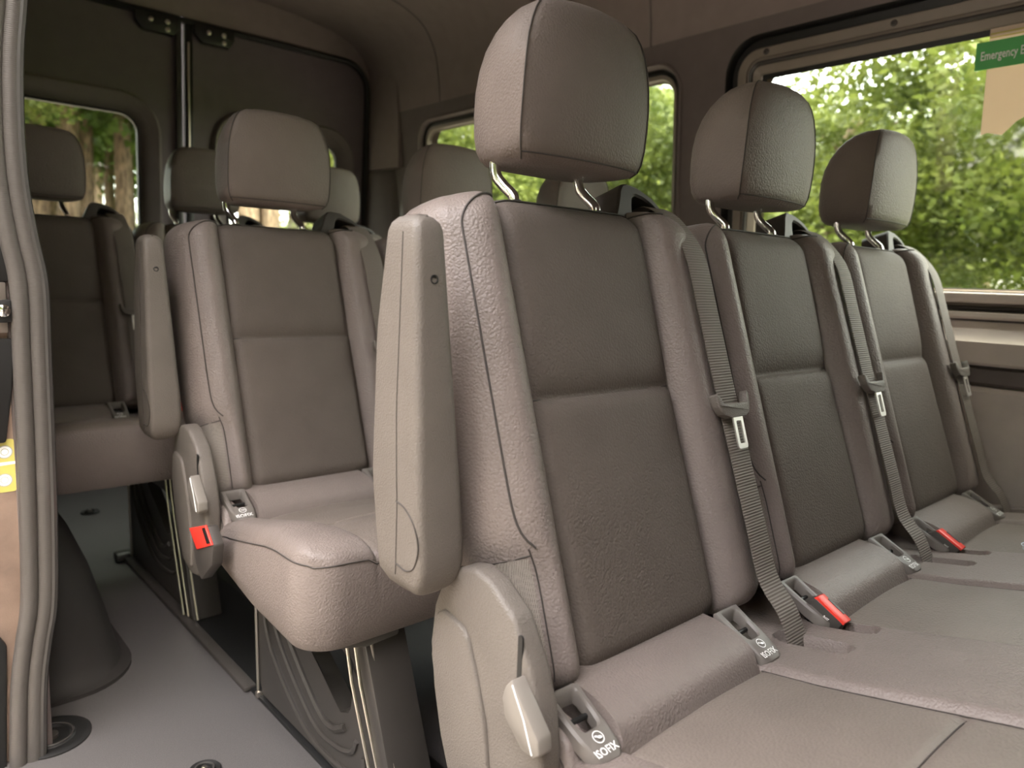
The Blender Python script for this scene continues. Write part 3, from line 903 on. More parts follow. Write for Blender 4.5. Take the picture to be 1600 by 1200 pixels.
def make_seat(dx, dy, dz, end, xscale=1.0, leg=True, legx=0.530):
    root = empty('passenger_seat', BASE + Vector((dx, dy, dz)))
    k = 'end' if end else 'inner'
    # ---- backrest
    back = banked('back', 'backrest', lambda: (BV, shell_f), M_BOL, root)
    banked('backpanel', 'centre_panel', lambda: (BV, panel_f), M_INS, back)
    banked('backfab', 'side_fabric', lambda: (BV, fab_f), M_FAB, back)
    def cseam(): return seam_tube([surf(x, 0.3045) + Vector((0, -0.0006, 0)) for x in np.linspace(0.561, 0.814, 22)], 0.0011)
    banked('seam_cross', 'seam', cseam, M_SEAM, back)
    def oseam():
        P_ = [p for p in PROF if p.y > -0.006]
        xs_ = [p.x for p in P_]; ns_ = [p.y for p in P_]
        def sk(x0, w):
            x_, n_ = sec_pt(x0, interp(x0, xs_, ns_), w)
            up_ = max(0.0, min(1.0, (w - 0.515) / 0.03))
            return B(x_, w + 0.0013 * up_, n_ + 0.0013 * (1 - 0.6 * up_))
        pts = [sk(0.4955 + 0.012 * math.exp(-(w - 0.15) / 0.015), w) for w in np.linspace(0.150, 0.497, 40)]
        pts += [sk(0.4955 + 0.045 * (1 - math.cos(t)), 0.500 + 0.042 * math.sin(t)) for t in np.linspace(0, math.pi / 2, 14)]
        pts += [sk(x0, 0.542) for x0 in np.linspace(0.545, 0.865, 60)]
        return seam_tube(pts, 0.0012)
    banked('seam_outer', 'seam', oseam, M_SEAM, back)
    def lseam():
        i = min(range(len(PROF)), key=lambda t: abs(PROF[t].x - 0.4955))
        return seam_tube([B(sec_pt(PROF[i + 2].x, PROF[i + 2].y, w)[0], w, sec_pt(PROF[i + 2].x, PROF[i + 2].y, w)[1] + 0.0012) for w in np.linspace(0.012, 0.15, 16)], 0.0009)
    banked('seam_low', 'seam', lseam, M_SEAM, back)
    def jseam():
        js = [0, 4, 8, 10, 12, 14, 16, 17, 18]
        return seam_tube([B(sec_pt(PROF[j].x, PROF[j].y, 0.137)[0] - 0.0006, 0.137 + 0.006 * (j / 18), sec_pt(PROF[j].x, PROF[j].y, 0.137)[1] + (0.0012 if j > 14 else 0)) for j in js], 0.0010)
    banked('seam_jog', 'seam', jseam, M_SEAM, back)
    # ---- headrest
    head = banked('head', 'headrest', lambda: (HV, HF), M_HEAD, root, sharp=70)
    for i, s in enumerate(HSEAMS):
        banked('hseam%d' % i, 'seam', lambda s=s: seam_tube(s, 0.0010), M_SEAM, head)
    for i, x in enumerate((0.602, 0.749)):
        banked('post%d' % i, 'headrest_post', lambda x=x: post_geo(x), M_CHR, head)
        banked('collar%d' % i, 'post_collar', lambda x=x: collar_geo(x), M_BLK, back)
    # ---- cushion
    cv, cf, ci, tseam, fseam, cross, sides = CUSH[end]
    cu = banked('cush' + k, 'cushion', lambda: (cv, cf), M_BOL, root)
    banked('cushi' + k, 'centre_panel', lambda: (cv, ci), M_INS_LIT, cu)
    banked('cseam' + k, 'seam', lambda: merge(seam_tube(cross), *[seam_tube(s) for s in sides]), M_SEAM, cu)
    if end:
        banked('cseame', 'seam', lambda: seam_tube(tseam), M_SEAM, cu)
    for i, (a, b) in enumerate(((0.485, 0.531), (0.784, 0.832))):
        pod = banked('pod%d' % i, 'anchor_pocket', lambda a=a, b=b: pod_geo(a, b), M_POD, root)
        banked('podbar%d' % i, 'anchor_bar', lambda a=a, b=b: tube([(a + 0.006, 0.450, -0.428), (b - 0.006, 0.450, -0.428)], 0.003, 8), M_BLK, pod)
        def pt(a=a):
            V, F = text_mesh('ISOFIX', 0.0105)
            m = a + 0.004
            V = [Vector((m + v.x * 0.98, 0.4035 + v.y, -0.4485 + 0.0124 + 0.5 * max(0, v.y - 0.0015))) for v in V]
            c = Vector((a + 0.021, 0.4195, -0.4485 + 0.0198))
            n = 20
            ring = []
            for r_ in (0.0058, 0.0049):
                ring.append([c + Vector((math.cos(2 * math.pi * q / n) * r_ * 1.15, math.sin(2 * math.pi * q / n) * r_, 0.5 * math.sin(2 * math.pi * q / n) * r_)) for q in range(n)])
            R = loft(ring, cap=False)
            dots = []
            for hx, hy, hr in ((-0.0015, 0.0018, 0.0014), (0.0012, -0.0008, 0.0022)):
                P = [c + Vector((hx + math.cos(2 * math.pi * q / 10) * hr * 1.3, hy + math.sin(2 * math.pi * q / 10) * hr, 0)) for q in range(10)]
                dots.append((P, [tuple(range(10))]))
            return merge((V, F), R, *dots)
        banked('podtxt%d' % i, 'print', pt, M_WHITE, pod, smooth=False)
    # ---- belt
    belt = banked('belt', 'seat_belt', belt_geo, M_BELT, root, uvs=lambda p: (p.x * 10, (p.z + 0.33 * (p.y)) * 78))
    banked('tongue', 'belt_tongue', tongue_geo, M_PLA, belt)
    banked('tonguem', 'tongue_plate', tongue_metal, M_PLATE, belt)
    g = banked('guide', 'belt_guide', guide_geo, M_PLD, root)
    banked('guidepin', 'guide_pin', lambda: disc_lathe(B(0.883, 0.560, -0.03), (0, -1, 0.2), [(0.0045, -0.002), (0.0045, 0.004), (0.002, 0.006), (0, 0.006)], 10), M_CHR, g)
    banked('guideback', 'guide_cavity', lambda: prism([(0.822, 0.545), (0.832, 0.585), (0.862, 0.582), (0.896, 0.560), (0.897, 0.545)], lambda a, b, d: B(a, b, d), -0.072, -0.060), M_BLK, g)
    # ---- buckle between seats
    if not end:
        def bk():
            a, b_ = Vector((0.507, 0.425, -0.462)), Vector((0.507, 0.432, -0.425))
            return prism([(0.436, -0.475), (0.404, -0.475), (0.386, -0.436), (0.424, -0.414), (0.441, -0.422)], lambda a, b, d: (0.506 + d, a, b), -0.0105, 0.0105, 0.002)
        bu = banked('buckle', 'belt_buckle', bk, M_PLD, root)
        banked('bubut', 'release_button', lambda: prism([(0.385, -0.4385), (0.383, -0.4345), (0.423, -0.4115), (0.428, -0.4145)], lambda a, b, d: (0.506 + d, a, b), -0.010, 0.010, 0.001), M_RED, bu)
        banked('buslot', 'buckle_slot', lambda: prism([(0.393, -0.4310), (0.392, -0.4288), (0.415, -0.4155), (0.416, -0.4180)], lambda a, b, d: (0.5135 + d, a, b), -0.002, 0.0025), M_BLK, bu)
    else:
        # ---- folded-up armrest
        def arm_section(z):
            t = (z + 0.318) / 0.378
            xl = interp(t, [0, 0.05, 0.3, 1], [0.3985, 0.3955, 0.394, 0.3985])
            xr = interp(t, [0, 0.05, 0.15, 1], [0.444, 0.452, 0.453, 0.434])
            yfr = interp(t, [0, 0.08, 0.3, 1], [0.570, 0.560, 0.565, 0.583])
            ybk = interp(t, [0, 0.05, 0.3, 0.7, 1], [0.622, 0.640, 0.652, 0.650, 0.632])
            return xl, xr, yfr, ybk
        def arm_geo():
            rings = []
            lev = [(-0.3185, 0.014), (-0.3165, 0.007), (-0.311, 0.002), (-0.30, 0)] + [(z, 0) for z in np.linspace(-0.285, 0.045, 16)] + [(0.053, 0.002), (0.058, 0.006), (0.0605, 0.012)]
            for z, ins in lev:
                xl, xr, yf_, yb_ = arm_section(z)
                xl += ins; xr -= ins; yf_ += ins; yb_ -= ins
                loop = []
                for cx, cy, s, r in ((xr - 0.012, yf_ + 0.012, -90, 0.012), (xr - 0.008, yb_ - 0.008, 0, 0.008), (xl + 0.005, yb_ - 0.005, 90, 0.005), (xl + 0.009, yf_ + 0.009, 180, 0.009)):
                    for j in range(6):
                        a = math.radians(s + 90 * j / 5)
                        loop.append(Vector((cx + r * math.cos(a), cy + r * math.sin(a), z)))
                rings.append(loop)
            return loft(rings)
        arm = banked('arm', 'armrest', arm_geo, M_PLA, root, sharp=60)
        def armseam():
            pts = []
            for z in np.linspace(-0.316, 0.060, 24):
                xl, xr, yf_, yb_ = arm_section(z)
                t = (z + 0.318) / 0.378
                pts.append(Vector((xl - 0.0001, interp(t, [0, 0.25, 0.5, 1], [0.606, 0.602, 0.607, 0.604]), z)))
            pts = pts[1:-1]
            return seam_tube(pts, 0.0007)
        banked('armseam', 'seam', armseam, M_SEAM, arm)
        def armcap():
            P = [(0.604, -0.222), (0.588, -0.226), (0.572, -0.240), (0.566, -0.262), (0.572, -0.282), (0.586, -0.290), (0.604, -0.288)]
            pts = [Vector((arm_section(z)[0] - 0.0002 + max(0, (arm_section(z)[2] + 0.009 - y)) ** 2 * 30, y, z)) for y, z in [(p.x, p.y) for p in catmull([(a, b, 0) for a, b in P], 5)]]
            return seam_tube(pts, 0.0009)
        banked('armcap', 'pivot_cap_line', armcap, M_SEAM, arm)
        def scr():
            xl, xr, yf_, yb_ = arm_section(-0.001)
            return disc_lathe((xl + 0.020, yf_ + 0.0005, -0.001), (0, -1, 0), [(0.0046, -0.001), (0.0046, 0.0012), (0.0034, 0.0014), (0.0030, 0.0004), (0.0, 0.0004)], 14)
        banked('armscr', 'screw', scr, M_BLK if dy < 0.1 else M_CHR, arm)
        # ---- recliner side cover
        cov = banked('cover', 'side_cover', lambda: prism(COVER, side_x(0.445), 0.0, 0.028, 0.006, 3), M_PLA, root, sharp=50)
        ridge = [(0.598, -0.352), (0.585, -0.343), (0.552, -0.350), (0.543, -0.358), (0.527, -0.395), (0.512, -0.440), (0.503, -0.500), (0.506, -0.550), (0.55, -0.548), (0.585, -0.48), (0.604, -0.40)]
        banked('coverp', 'cover_plate', lambda: prism(ridge, side_x(0.4405), 0.0, 0.010, 0.004, 3), M_PLA, cov, sharp=50)
        banked('slot', 'lever_slot', lambda: prism(rr(0.4655, 0.4715, -0.372, -0.327, 0.002, 3), side_x(0.4446), 0.0, 0.002), M_BLK, cov, smooth=False)
        lev = [(0.4615, -0.362), (0.470, -0.372), (0.474, -0.384), (0.470, -0.402), (0.4455, -0.4235), (0.428, -0.424), (0.422, -0.418), (0.424, -0.404)]
        le = banked('lever', 'recline_lever', lambda: prism(lev, side_x(0.4285), 0.0, 0.018, 0.0025, 2), M_LEVER, root, sharp=40)
        banked('leverline', 'lever_edge', lambda: seam_tube([(0.4282, 0.4595, -0.3660), (0.4282, 0.443, -0.392), (0.4282, 0.4305, -0.4205)], 0.0008), M_WHITE, le)
        # ---- belt buckle hanging on the cover
        def ebk(): return prism([(0.383, -0.433), (0.307, -0.407), (0.280, -0.432), (0.288, -0.468), (0.338, -0.508), (0.362, -0.490)], side_x(0.402), 0.0, 0.019, 0.003)
        bu = banked('ebuckle', 'belt_buckle', ebk, M_PLD, root)
        banked('ebut', 'release_button', lambda: prism([(0.383, -0.4310), (0.307, -0.4050), (0.2795, -0.4300), (0.348, -0.4580)], side_x(0.3995), 0.0, 0.004, 0.001), M_RED, bu)
        banked('eslot', 'buckle_slot', lambda: prism([(0.318, -0.4125), (0.306, -0.4085), (0.284, -0.4280), (0.297, -0.4330)], side_x(0.3985), 0.0, 0.002), M_BLK, bu)
    # ---- pressed steel side frame under the bench end
    if leg:
        xf = legx
        lk = '%.2f_%.2f' % (dz, legx)
        zb = FLOOR - dz
        def leg_panel():
            outer = [(0.425, -0.555), (0.412, zb + 0.012), (-0.08, zb + 0.012), (0.045, -0.545)]
            hole = [(0.265, -0.565), (0.165, -0.655), (0.105, -0.678), (0.072, -0.660), (0.066, -0.600), (0.072, -0.565)]
            return ring_plate([(0.425, -0.513), (0.412, zb + 0.012), (0.10, zb + 0.012), (-0.078, zb + 0.012), (0.0, -0.64), (0.050, -0.513), (0.2, -0.513)], [(0.265, -0.575), (0.215, -0.612), (0.105, -0.678), (0.075, -0.665), (0.066, -0.62), (0.068, -0.575), (0.17, -0.572)], lambda a, b, d: (xf - d, a, b), -0.03, 0.0, 40)
        lg = banked('legp' + lk, 'side_frame', leg_panel, M_LEG, root)
        def rib(pts, r): return lambda: tube(catmull([(xf - 0.001, a, b) for a, b in pts], 4), r, 6)
        ribs = [([(0.325, -0.565), (0.275, -0.63), (0.175, -0.705), (0.125, -0.715), (0.085, -0.695)], 0.006),
                ([(0.365, -0.565), (0.315, -0.65), (0.195, -0.735), (0.12, -0.742), (0.065, -0.725), (0.050, -0.70)], 0.005),
                ([(0.395, -0.575), (0.35, -0.68), (0.215, -0.765), (0.09, -0.768), (0.03, -0.745), (0.028, -0.715)], 0.005)]
        for i, (pts, r) in enumerate(ribs):
            banked('rib%d' % i + lk, 'pressed_rib', rib(pts, r), M_LEG, lg)
        def pillar(): return prism([(xf - 0.004, 0), (xf + 0.066, 0), (xf + 0.066, 0.035), (xf - 0.004, 0.035)], lambda a, b, d: (a, interp(d, [zb, -0.545], [-0.085, 0.030]) + b, d), zb + 0.01, -0.513, 0.003)
        pr = banked('pillar' + lk, 'front_leg', pillar, M_LEG, root)
        def pedge():
            out = []
            for x, r, yo in ((xf - 0.010, 0.0028, 0.045), (xf - 0.004, 0.0028, 0.030), (xf + 0.006, 0.0030, -0.002)):
                out.append(tube([(x, interp(d, [zb, -0.545], [-0.085, 0.030]) + yo, d) for d in (zb + 0.012, -0.6, -0.514)], r, 8))
            return merge(*out)
        banked('pedge' + lk, 'bare_edge', pedge, M_STEEL, pr)
        banked('redge' + lk, 'rear_edge', lambda: tube([(xf - 0.003, 0.420, -0.56), (xf - 0.003, 0.410, zb + 0.012)], 0.003, 8), M_STEEL, lg)
        if end:
            banked('felt', 'lining_flap', lambda: prism([(0.475, 0.030), (0.525, 0.016), (0.58, 0.018), (0.60, 0.05), (0.59, 0.09), (0.50, 0.09)], lambda a, b, d: (a, b, d - 0.008 * math.sin((a - 0.47) * 22)), -0.526, -0.511, 0.003), M_FELT, root)
    root.scale = (xscale, 1, 1)
    return root

DY = 0.859
row_front = ['taupe leather seat with raised armrest nearest the open door, front row',
             'middle taupe leather seat of the front row, between two headrested seats',
             'front row taupe leather seat beside the emergency exit window']
row_mid = ['dark leather seat with raised armrest and red buckle, second row behind the nearest armrest',
           'second row middle seat, mostly hidden behind the big front headrest',
           'second row window seat, only its headrest showing behind the front row']
for i in range(3):
    s = make_seat(0.46 * i, 0, 0, i == 0, leg=i in (0, 2))
    tag(s, row_front[i], 'seat', 'front row seats')
for i in range(3):
    s = make_seat(0.46 * i, DY, 0, i == 0, leg=i in (0, 2))
    tag(s, row_mid[i], 'seat', 'second row seats')
row_rear = ['back row seat at far left, its dark headrest against the rear door window',
            'back row seat with small dark headrest left of the second row headrest',
            'back row seat partly hidden behind the second row headrest with armrest',
            'back row seat by the far wall, hidden behind the front seats']
for i in range(4):
    s = make_seat(-0.28 + 0.43 * i, 2 * DY, 0.04, False, 0.935, leg=i in (1, 3), legx=0.363 if i == 1 else 0.530)
    tag(s, row_rear[i], 'seat', 'back row seats')

# ------------------------------------------------------------------ floor fittings
for x, lab in ((0.525, 'long black seat rail in the floor beside the aisle'), (1.60, 'long black seat rail in the floor near the far wall')):
    V, F = box(x, x + 0.15, -0.45, 2.16, FLOOR - 0.001, FLOOR + 0.008, 0.002)
    r = tag(add('seat_rail', V, F, M_BLK), lab, 'rail', 'floor rails')
    V, F = box(x - 0.012, x + 0.012, 1.30, 2.14, FLOOR, FLOOR + 0.012, 0.004)
    add('rail_lip', V, F, M_PLD, r)
    V, F = box(x - 0.030, x + 0.03, 2.13, 2.17, FLOOR, FLOOR + 0.022, 0.006)
    add('rail_end_cap', V, F, M_RUB, r)
    V, F = box(x - 0.004, x + 0.03, 1.262, 1.272, FLOOR + 0.004, FLOOR + 0.016, 0.002)
    add('rail_clip', V, F, M_STEEL, r)
def anchor(x, y, r, label):
    V, F = disc_lathe((x, y, FLOOR), (0, 0, 1), [(r, 0.0), (r * 1.0, 0.003), (r * 0.92, 0.005), (r * 0.80, 0.004), (r * 0.62, 0.0025), (r * 0.55, 0.006), (r * 0.50, 0.006), (r * 0.46, 0.0015), (0, 0.001)], 36)
    a = tag(add('floor_anchor', V, F, M_BLK), label, 'anchor', 'floor anchors')
    V, F = disc_lathe((x, y, FLOOR + 0.001), (0, 0, 1), [(r * 0.2, 0), (r * 0.2, 0.006), (r * 0.12, 0.009), (0, 0.009)], 16)
    add('anchor_stud', V, F, M_STEEL if r < 0.04 else M_PLD, a)
    P = [(x + r * 0.56 * math.cos(t), y + r * 0.56 * math.sin(t), FLOOR + 0.006) for t in np.linspace(0, 2 * math.pi, 28)[:-1]]
    V, F = tube(P, 0.0016, 6, closed=True)
    add('anchor_ring', V, F, M_RUB, a)
anchor(0.205, 1.372, 0.062, 'large round black floor anchor beside the door seal')
anchor(0.540, 2.640, 0.028, 'small round floor anchor under the back row')
anchor(0.375, 1.122, 0.026, 'small round floor anchor at the bottom edge near the seat rail')

# wheel arch housing
rings = []
for z, x1, yf_, yb_ in ((-0.80, 0.388, 1.47, 2.45), (-0.792, 0.388, 1.47, 2.45), (-0.788, 0.372, 1.485, 2.44), (-0.76, 0.366, 1.50, 2.43), (-0.70, 0.355, 1.525, 2.40), (-0.62, 0.338, 1.57, 2.35), (-0.55, 0.315, 1.63, 2.29), (-0.49, 0.285, 1.70, 2.22), (-0.455, 0.25, 1.77, 2.15), (-0.44, 0.20, 1.84, 2.08)):
    r = 0.13
    loop = [Vector((0.148, yf_, z))]
    for j in range(9):
        t = math.radians(-90 + 90 * j / 8); loop.append(Vector((x1 - r * 0.9 + r * 0.9 * math.cos(t), yf_ + r + r * math.sin(t), z)))
    for j in range(9):
        t = math.radians(90 * j / 8); loop.append(Vector((x1 - r * 0.9 + r * 0.9 * math.cos(t), yb_ - r + r * math.sin(t), z)))
    loop.append(Vector((0.148, yb_, z)))
    rings.append(loop)
V, F = loft(rings)
tag(add('wheel_arch', V, F, M_WHEEL, sharp=50), 'dark wheel arch housing on the floor behind the door seal', 'wheel arch')

# ------------------------------------------------------------------ door jamb with rubber seal
def px_on_y(u, v, Y):
    d = rt * (u - 800) - up * (v - 600) + fw * FPX
    return d * (Y / d.y)
SEAL = [(-60, 8, 38), (0, 5, 36), (75, 0, 30), (150, 0, 29), (225, 3, 32), (300, 11, 39), (375, 25, 54), (445, 40, 69), (553, 45, 74), (683, 51, 79), (813, 55, 84), (937, 57, 83), (1001, 49, 73), (1065, 42, 66), (1150, 40, 66), (1230, 40, 66), (1300, 40, 66)]
YS = 1.33
pr_ = [px_on_y((a + b) / 2, v, YS) for v, a, b in SEAL]
pl_ = [px_on_y(a - 11, v, YS - 0.004) for v, a, b in SEAL]
V, F = tube(catmull(pr_, 5), 0.0145, 14)
seal = tag(add('door_seal', V, F, M_SEAL), 'thick ribbed grey rubber seal down the edge of the door opening', 'door seal')
V, F = tube(catmull(pl_, 5), 0.0125, 14)
add('outer_lip', V, F, M_SEAL, seal)
V, F = tube(catmull([p + Vector((0.011, -0.007, 0)) for p in pr_], 5), 0.0065, 8)
add('inner_lip', V, F, M_RUB, seal)
# painted jamb
V, F = box(-0.16, 0.185, YS + 0.012, YS + 0.09, -0.90, 0.85, 0.006)
jamb = struct(add('door_jamb', V, F, M_PAINT)); jamb.name = 'trim_6'; jamb['label'] = 'tan painted door jamb beside the rubber seal'
V, F = loft([[Vector((x, y, z)) for x, y in ((0.175, YS + 0.01), (0.205, YS + 0.02), (0.15, YS + 0.10), (0.12, YS + 0.10))] for z in (-0.8, -0.3, 0.3, 0.75)])
pt_ = struct(add('pillar_trim', V, F, M_TRIM)); pt_.name = 'trim_7'
def jp(u, v, d=0.0): return px_on_y(u, v, YS + 0.0125 - d)
c = jp(-6, 482)
V, F = box(c.x - 0.05, c.x + 0.012, YS - 0.004, YS + 0.013, c.z - 0.036, c.z + 0.040, 0.003)
st = tag(add('door_striker', V, F, M_STEEL), 'chrome door striker plate on the jamb beside the seal', 'striker')
V, F = box(c.x - 0.03, c.x + 0.017, YS - 0.010, YS - 0.003, c.z - 0.020, c.z + 0.014, 0.003)
add('striker_recess', V, F, M_BLK, st)
V, F = disc_lathe((c.x + 0.006, YS - 0.010, c.z - 0.002), (0, -1, 0), [(0.009, 0), (0.009, 0.004), (0.004, 0.006), (0, 0.006)], 14)
add('striker_bolt', V, F, M_CHR, st)
a, b = jp(0, 380), jp(18, 440)
V, F = prism([(-0.12, 0.24), (b.x - 0.004, 0.24), (b.x, b.z + 0.02), (b.x + 0.002, b.z), (-0.12, b.z)], lambda p, q, d: (p, YS + 0.0125 - d, q), 0.0, 0.012, 0.003)
tag(add('upper_jamb_rubber', V, F, M_BLK), 'black rubber pad on the jamb above the chrome striker', 'rubber pad')
p1, p2, p3 = jp(20, 528), jp(18, 600), jp(8, 690)
V, F = prism([(-0.12, p1.z), (p1.x, p1.z), (p2.x, p2.z), (p3.x, p3.z), (-0.12, p3.z)], lambda p, q, d: (p, YS + 0.0125 - d, q), 0.0, 0.012, 0.003)
tag(add('lower_jamb_rubber', V, F, M_BLK), 'black rubber pad on the jamb between striker and yellow label', 'rubber pad')
p1, p2 = jp(9, 1000), jp(9, 1230)
V, F = prism([(-0.14, p1.z + 0.02), (p1.x - 0.012, p1.z + 0.018), (p1.x, p1.z - 0.005), (p2.x, p2.z), (-0.14, p2.z)], lambda p, q, d: (p, YS + 0.0125 - d, q), 0.0, 0.014, 0.004)
tag(add('sill_rubber', V, F, M_BLK), 'black rubber corner pad at the foot of the door jamb', 'rubber pad')
# yellow label with two tyre icons
a, b = jp(-40, 691), jp(28, 766)
V, F = prism(rr(a.x, b.x, b.z, a.z, 0.006, 4), lambda p, q, d: (p, YS + 0.0118 - d, q), 0.0, 0.0006)
lb = tag(add('tyre_label', V, F, M_YEL, smooth=False), 'yellow label with two round tyre icons on the door jamb', 'label')
for v_ in (706, 750):
    c = jp(7, v_)
    R_ = []
    for r_ in (0.0105, 0.009, 0.0055, 0.0045):
        R_.append([Vector((c.x + r_ * math.cos(t), YS + 0.0109, c.z + r_ * math.sin(t))) for t in np.linspace(0, 2 * math.pi, 25)[:-1]])
    A_ = loft(R_[:2], cap=False); B_ = loft(R_[2:], cap=False)
    V, F = merge(A_, B_)
    add('tyre_icon', V, F, M_GREYP, lb, smooth=False)
    V, F = [Vector((c.x + 0.009 * math.cos(t), YS + 0.0110, c.z + 0.009 * math.sin(t))) for t in np.linspace(0, 2 * math.pi, 25)[:-1]], [tuple(range(24))]
    add('icon_disc', V, F, M_WHITE, lb, smooth=False)
m0 = jp(-20, 728)
V, F = prism([(m0.x, m0.z - 0.003), (jp(26, 728).x, m0.z - 0.001), (jp(26, 728).x, m0.z + 0.003), (m0.x, m0.z + 0.003)], lambda p, q, d: (p, YS + 0.0112 - d, q), 0.0, 0.0003)
add('label_stripe', V, F, M_WHITE, lb, smooth=False)

# ------------------------------------------------------------------ emergency exit sign on the window
GX = 0.032
def G(y, z, d): return LW(y, z, GX - d)
paper = [(0.598, 0.598), (0.45, 0.598), (0.45, 0.40), (0.512, 0.402), (0.530, 0.392), (0.546, 0.375), (0.5555, 0.366), (0.585, 0.374), (0.598, 0.370)]
V, F = prism(paper, G, 0.0, 0.0008)
pp = tag(add('window_notice', V, F, M_PAPER, smooth=False), 'pale paper notice behind the green sign on the exit window', 'notice')
V, F = prism([(0.597, 0.588), (0.45, 0.588), (0.45, 0.585), (0.597, 0.585)], G, 0.0008, 0.0012)
add('yellow_line', V, F, M_YEL, pp, smooth=False)
V, F = prism([(0.597, 0.580), (0.45, 0.580), (0.45, 0.577), (0.597, 0.577)], G, 0.0008, 0.0012)
add('yellow_line', V, F, M_YEL, pp, smooth=False)
V, F = prism([(0.622, 0.571), (0.475, 0.571), (0.475, 0.512), (0.622, 0.512)], G, 0.003, 0.0045)
sg = tag(add('exit_sign', V, F, M_GREEN, smooth=False), 'green sign reading Emergency Exit stuck on the window', 'sign')
V, F = text_mesh('Emergency Exit', 0.0265)
V = [Vector(G(0.612 - v.x * 0.62, 0.532 + v.y, 0.0051)) for v in V]
add('lettering', V, F, M_WHITE, sg, smooth=False)

# pale blue cap lying on the cushion at the right edge of the frame
V, F = disc_lathe((1.474, 0.292, -0.428), (0.2, -0.3, 1), [(0.0, 0.0), (0.017, 0.0), (0.019, 0.004), (0.019, 0.026), (0.016, 0.032), (0.0, 0.034)], 24)
cap_ = tag(add('bottle_cap', V, F, M_BLUE), 'pale blue plastic cap on the seat cushion at right edge', 'cap')
V, F = tube([(1.474 + 0.019 * math.cos(t), 0.292 + 0.019 * math.sin(t), -0.415) for t in np.linspace(0, 2 * math.pi, 25)[:-1]], 0.0008, 5, closed=True)
add('cap_ridge', V, F, M_BLUE, cap_)

# ------------------------------------------------------------------ outdoors
V, F = box(-60, 90, -60, 110, GROUND - 0.2, GROUND)
struct(add('ground', V, F, M_GROUND, smooth=False))
V, F = box(5.0, 88, -50, 100, GROUND - 0.1, GROUND + 0.03)
g_ = add('lawn', V, F, M_GRASS, smooth=False); g_['kind'] = 'stuff'; tag(g_, 'green grass under the trees outside', 'grass')

rng = np.random.default_rng(7)
def leaf_cloud(n_clumps, per, rad, squash, clump_r, leaf, zc, seed):
    r = np.random.default_rng(seed)
    d = r.normal(size=(n_clumps, 3)); d /= np.linalg.norm(d, axis=1)[:, None]
    rr_ = rad * (0.35 + 0.65 * r.random(n_clumps) ** 0.5)
    C = d * rr_[:, None]; C[:, 2] *= squash
    P = np.repeat(C, per, axis=0) + r.normal(size=(n_clumps * per, 3)) * clump_r * np.array([1, 1, 0.55])
    P[:, 2] += zc
    N = len(P)
    a = r.normal(size=(N, 3)); a /= np.linalg.norm(a, axis=1)[:, None]
    b = np.cross(a, r.normal(size=(N, 3))); b /= np.linalg.norm(b, axis=1)[:, None]
    s = leaf * (0.6 + 0.8 * r.random(N))[:, None]
    v = np.stack([P - a * s, P + b * s * 0.55, P + a * s, P - b * s * 0.55], axis=1).reshape(-1, 3)
    f = np.arange(N * 4).reshape(-1, 4)
    return v, f
def quick_mesh(name, v, f, mat):
    me = bpy.data.meshes.new(name); me.from_pydata(v.tolist(), [], f.tolist()); me.update(); me.materials.append(mat)
    return me
crown_meshes = [quick_mesh('crown', *leaf_cloud(150, 210, 3.1, 0.85, 0.30, 0.055, 0, 11 + i), m) for i, m in enumerate((M_LEAF, M_LEAF, M_LEAF2))]
pine_meshes = [quick_mesh('pine_crown', *leaf_cloud(70, 110, 2.0, 1.6, 0.42, 0.09, 0, 31 + i), M_NEED) for i in range(2)]
def trunk_mesh(name, h, r, seed):
    rs = random.Random(seed)
    P = [Vector((rs.uniform(-.06, .06) * k, rs.uniform(-.06, .06) * k, h * k / 6)) for k in range(7)]
    V, F = tube(P, r, 9, radii=[r * (1.15 - 0.09 * k) for k in range(7)])
    parts = [(V, F)]
    for q in range(5):
        z = h * rs.uniform(0.45, 0.95); a = rs.uniform(0, 6.28); l = rs.uniform(0.6, 1.8)
        p0 = Vector((0, 0, z)); p1 = p0 + Vector((math.cos(a) * l, math.sin(a) * l, rs.uniform(0.1, 0.7)))
        parts.append(tube([p0, (p0 + p1) / 2 + Vector((0, 0, .06)), p1], 0.03, 6, radii=[r * .3, r * .2, r * .08]))
    V, F = merge(*parts)
    me = bpy.data.meshes.new(name); me.from_pydata([tuple(v) for v in V], [], F); me.update()
    me.polygons.foreach_set('use_smooth', [True] * len(me.polygons)); me.materials.append(M_BARK)
    return me
trunk_long = [trunk_mesh('pine_trunk', 13.0, 0.17, 5 + i) for i in range(3)]
trunk_short = [trunk_mesh('leafy_trunk', 4.6, 0.13, 15 + i) for i in range(2)]
def tree(name, label, group, x, y, parts, rz, sc=1.0):
    root = empty(name, (x, y, GROUND + (0.03 if x > 5.0 else 0.0))); root.rotation_euler = (0, 0, rz); root.scale = (sc, sc, sc)
    for nm, me, off, s in parts:
        o = bpy.data.objects.new(nm, me); COL.objects.link(o); o.parent = root; o.location = off; o.scale = s
    tag(root, label, 'tree', group)
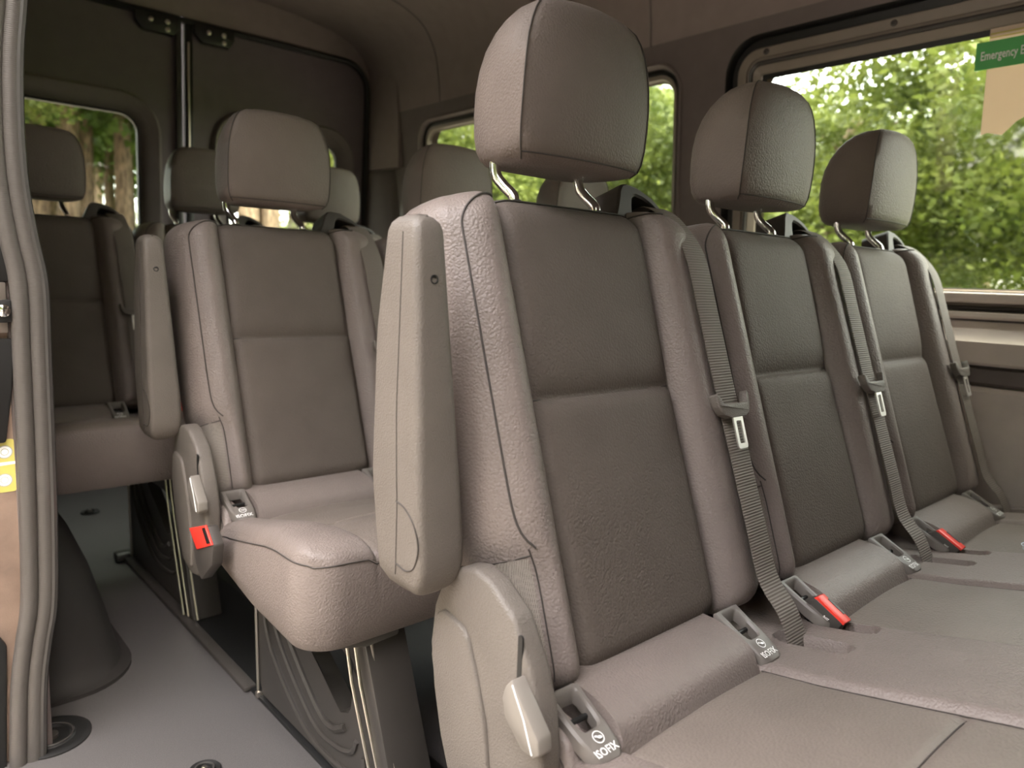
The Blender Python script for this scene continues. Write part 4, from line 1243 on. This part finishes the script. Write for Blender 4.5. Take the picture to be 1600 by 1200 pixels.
# leafy trees outside the side windows (the photo cannot tell them apart)
leafy = [(11.0, 2.2, 3.6), (11.5, 5.3, 2.5), (13.0, 8.0, 3.0), (10.8, 10.6, 3.2), (14.5, 12.6, 4.3), (15.5, 3.4, 3.5), (16.5, 7.0, 3.3), (10.0, 13.6, 3.2), (17.5, 16.0, 5.0), (12.5, 0.2, 3.7), (19.0, 10.5, 3.8), (13.0, 17.5, 4.0), (20.0, 6.4, 4.0), (21.0, 2.2, 5.8)]
for i, (x, y, zc) in enumerate(leafy):
    tree('leafy_tree', 'bright green leafy tree seen through the side windows', 'leafy trees beside the van', x, y,
         [('crown', crown_meshes[i % 3], (0, 0, zc - 0.1), (1.0, 1.0, 0.82 if zc > 3.05 else 0.66)), ('trunk', trunk_short[i % 2], (0, 0, 0), (1, 1, 0.9))], rng.random() * 6.28, 0.92 + 0.2 * rng.random())
# far pines behind them
for i in range(26):
    x = 34 + rng.random() * 14; y = 2 + i * 2.1 + rng.random() * 1.4
    tree('pine_tree', 'tall pine with bare lower trunk far behind the leafy trees', 'far pines beside the van', x, y,
         [('trunk', trunk_long[i % 3], (0, 0, 0), (1, 1, 1)), ('crown', pine_meshes[i % 2], (0, 0, 8.2), (1.3, 1.3, 1.6))], rng.random() * 6.28, 0.72)
for i in range(9):
    tree('leafy_tree', 'pale leafy tree in the distance behind the far pines', 'distant leafy trees beside the van', 52 + (i % 2) * 3, 4 + i * 6.2,
         [('crown', crown_meshes[i % 2], (0, 0, 2.6), (1.0, 1.0, 0.8)), ('trunk', trunk_short[i % 2], (0, 0, 0), (1, 1, 0.7))], rng.random() * 6.28, 1.7)
# unseen trees added on the door side of the van to block low sky light
for i, (x, y) in enumerate(((-6.5, -7.5), (-10, -13.5), (-10.5, -8), (-11, -2.5), (-12.5, 3), (-11.5, 9), (-13, 15), (-13, 21), (-4.5, -14), (2.0, -16), (9.0, -18))):
    tree('leafy_tree', 'unseen tall leafy tree added on the open door side to block low sky', 'added light-blocking trees on the door side', x, y,
         [('crown', crown_meshes[2], (0, 0, 2.6), (1.0, 1.0, 1.05)), ('trunk', trunk_short[i % 2], (0, 0, 0), (1, 1, 0.7))], rng.random() * 6.28, 1.85)
# pine wood behind the rear doors
for i in range(60):
    y = 14 + (i % 8) * 3.6 + rng.random() * 2.2
    x = -1.5 + y * (0.04 + 0.62 * ((i * 0.618) % 1.0)) + rng.normal() * 0.25
    tree('pine_tree', 'tall brown pine trunk in the wood behind the rear doors', 'pines behind the van', x, y,
         [('trunk', trunk_long[i % 3], (0, 0, 0), (1, 1, 1)), ('crown', pine_meshes[i % 2], (0, 0, 7.5 + 2 * rng.random()), (1.1, 1.1, 1.3))], rng.random() * 6.28, 0.95 + 0.25 * rng.random())
for x, y, zc in ((0.9, 15.0, 5.2), (-1.5, 18.0, 5.2), (3.0, 52.0, 4.2), (10.0, 54.0, 4.0), (17.0, 53.0, 4.2), (24.0, 55.0, 4.0), (31.0, 54.0, 4.2)):
    tree('leafy_tree', 'bright green leafy tree among the pines behind the rear doors', 'leafy trees behind the van', x, y,
         [('crown', crown_meshes[int(x * 7) % 3], (0, 0, zc), (1.0, 1.0, 0.55)), ('trunk', trunk_short[0], (0, 0, 0), (1, 1, 1))], rng.random() * 6.28, 1.0)

for o in bpy.data.objects:
    if '_o' in o: del o['_o']
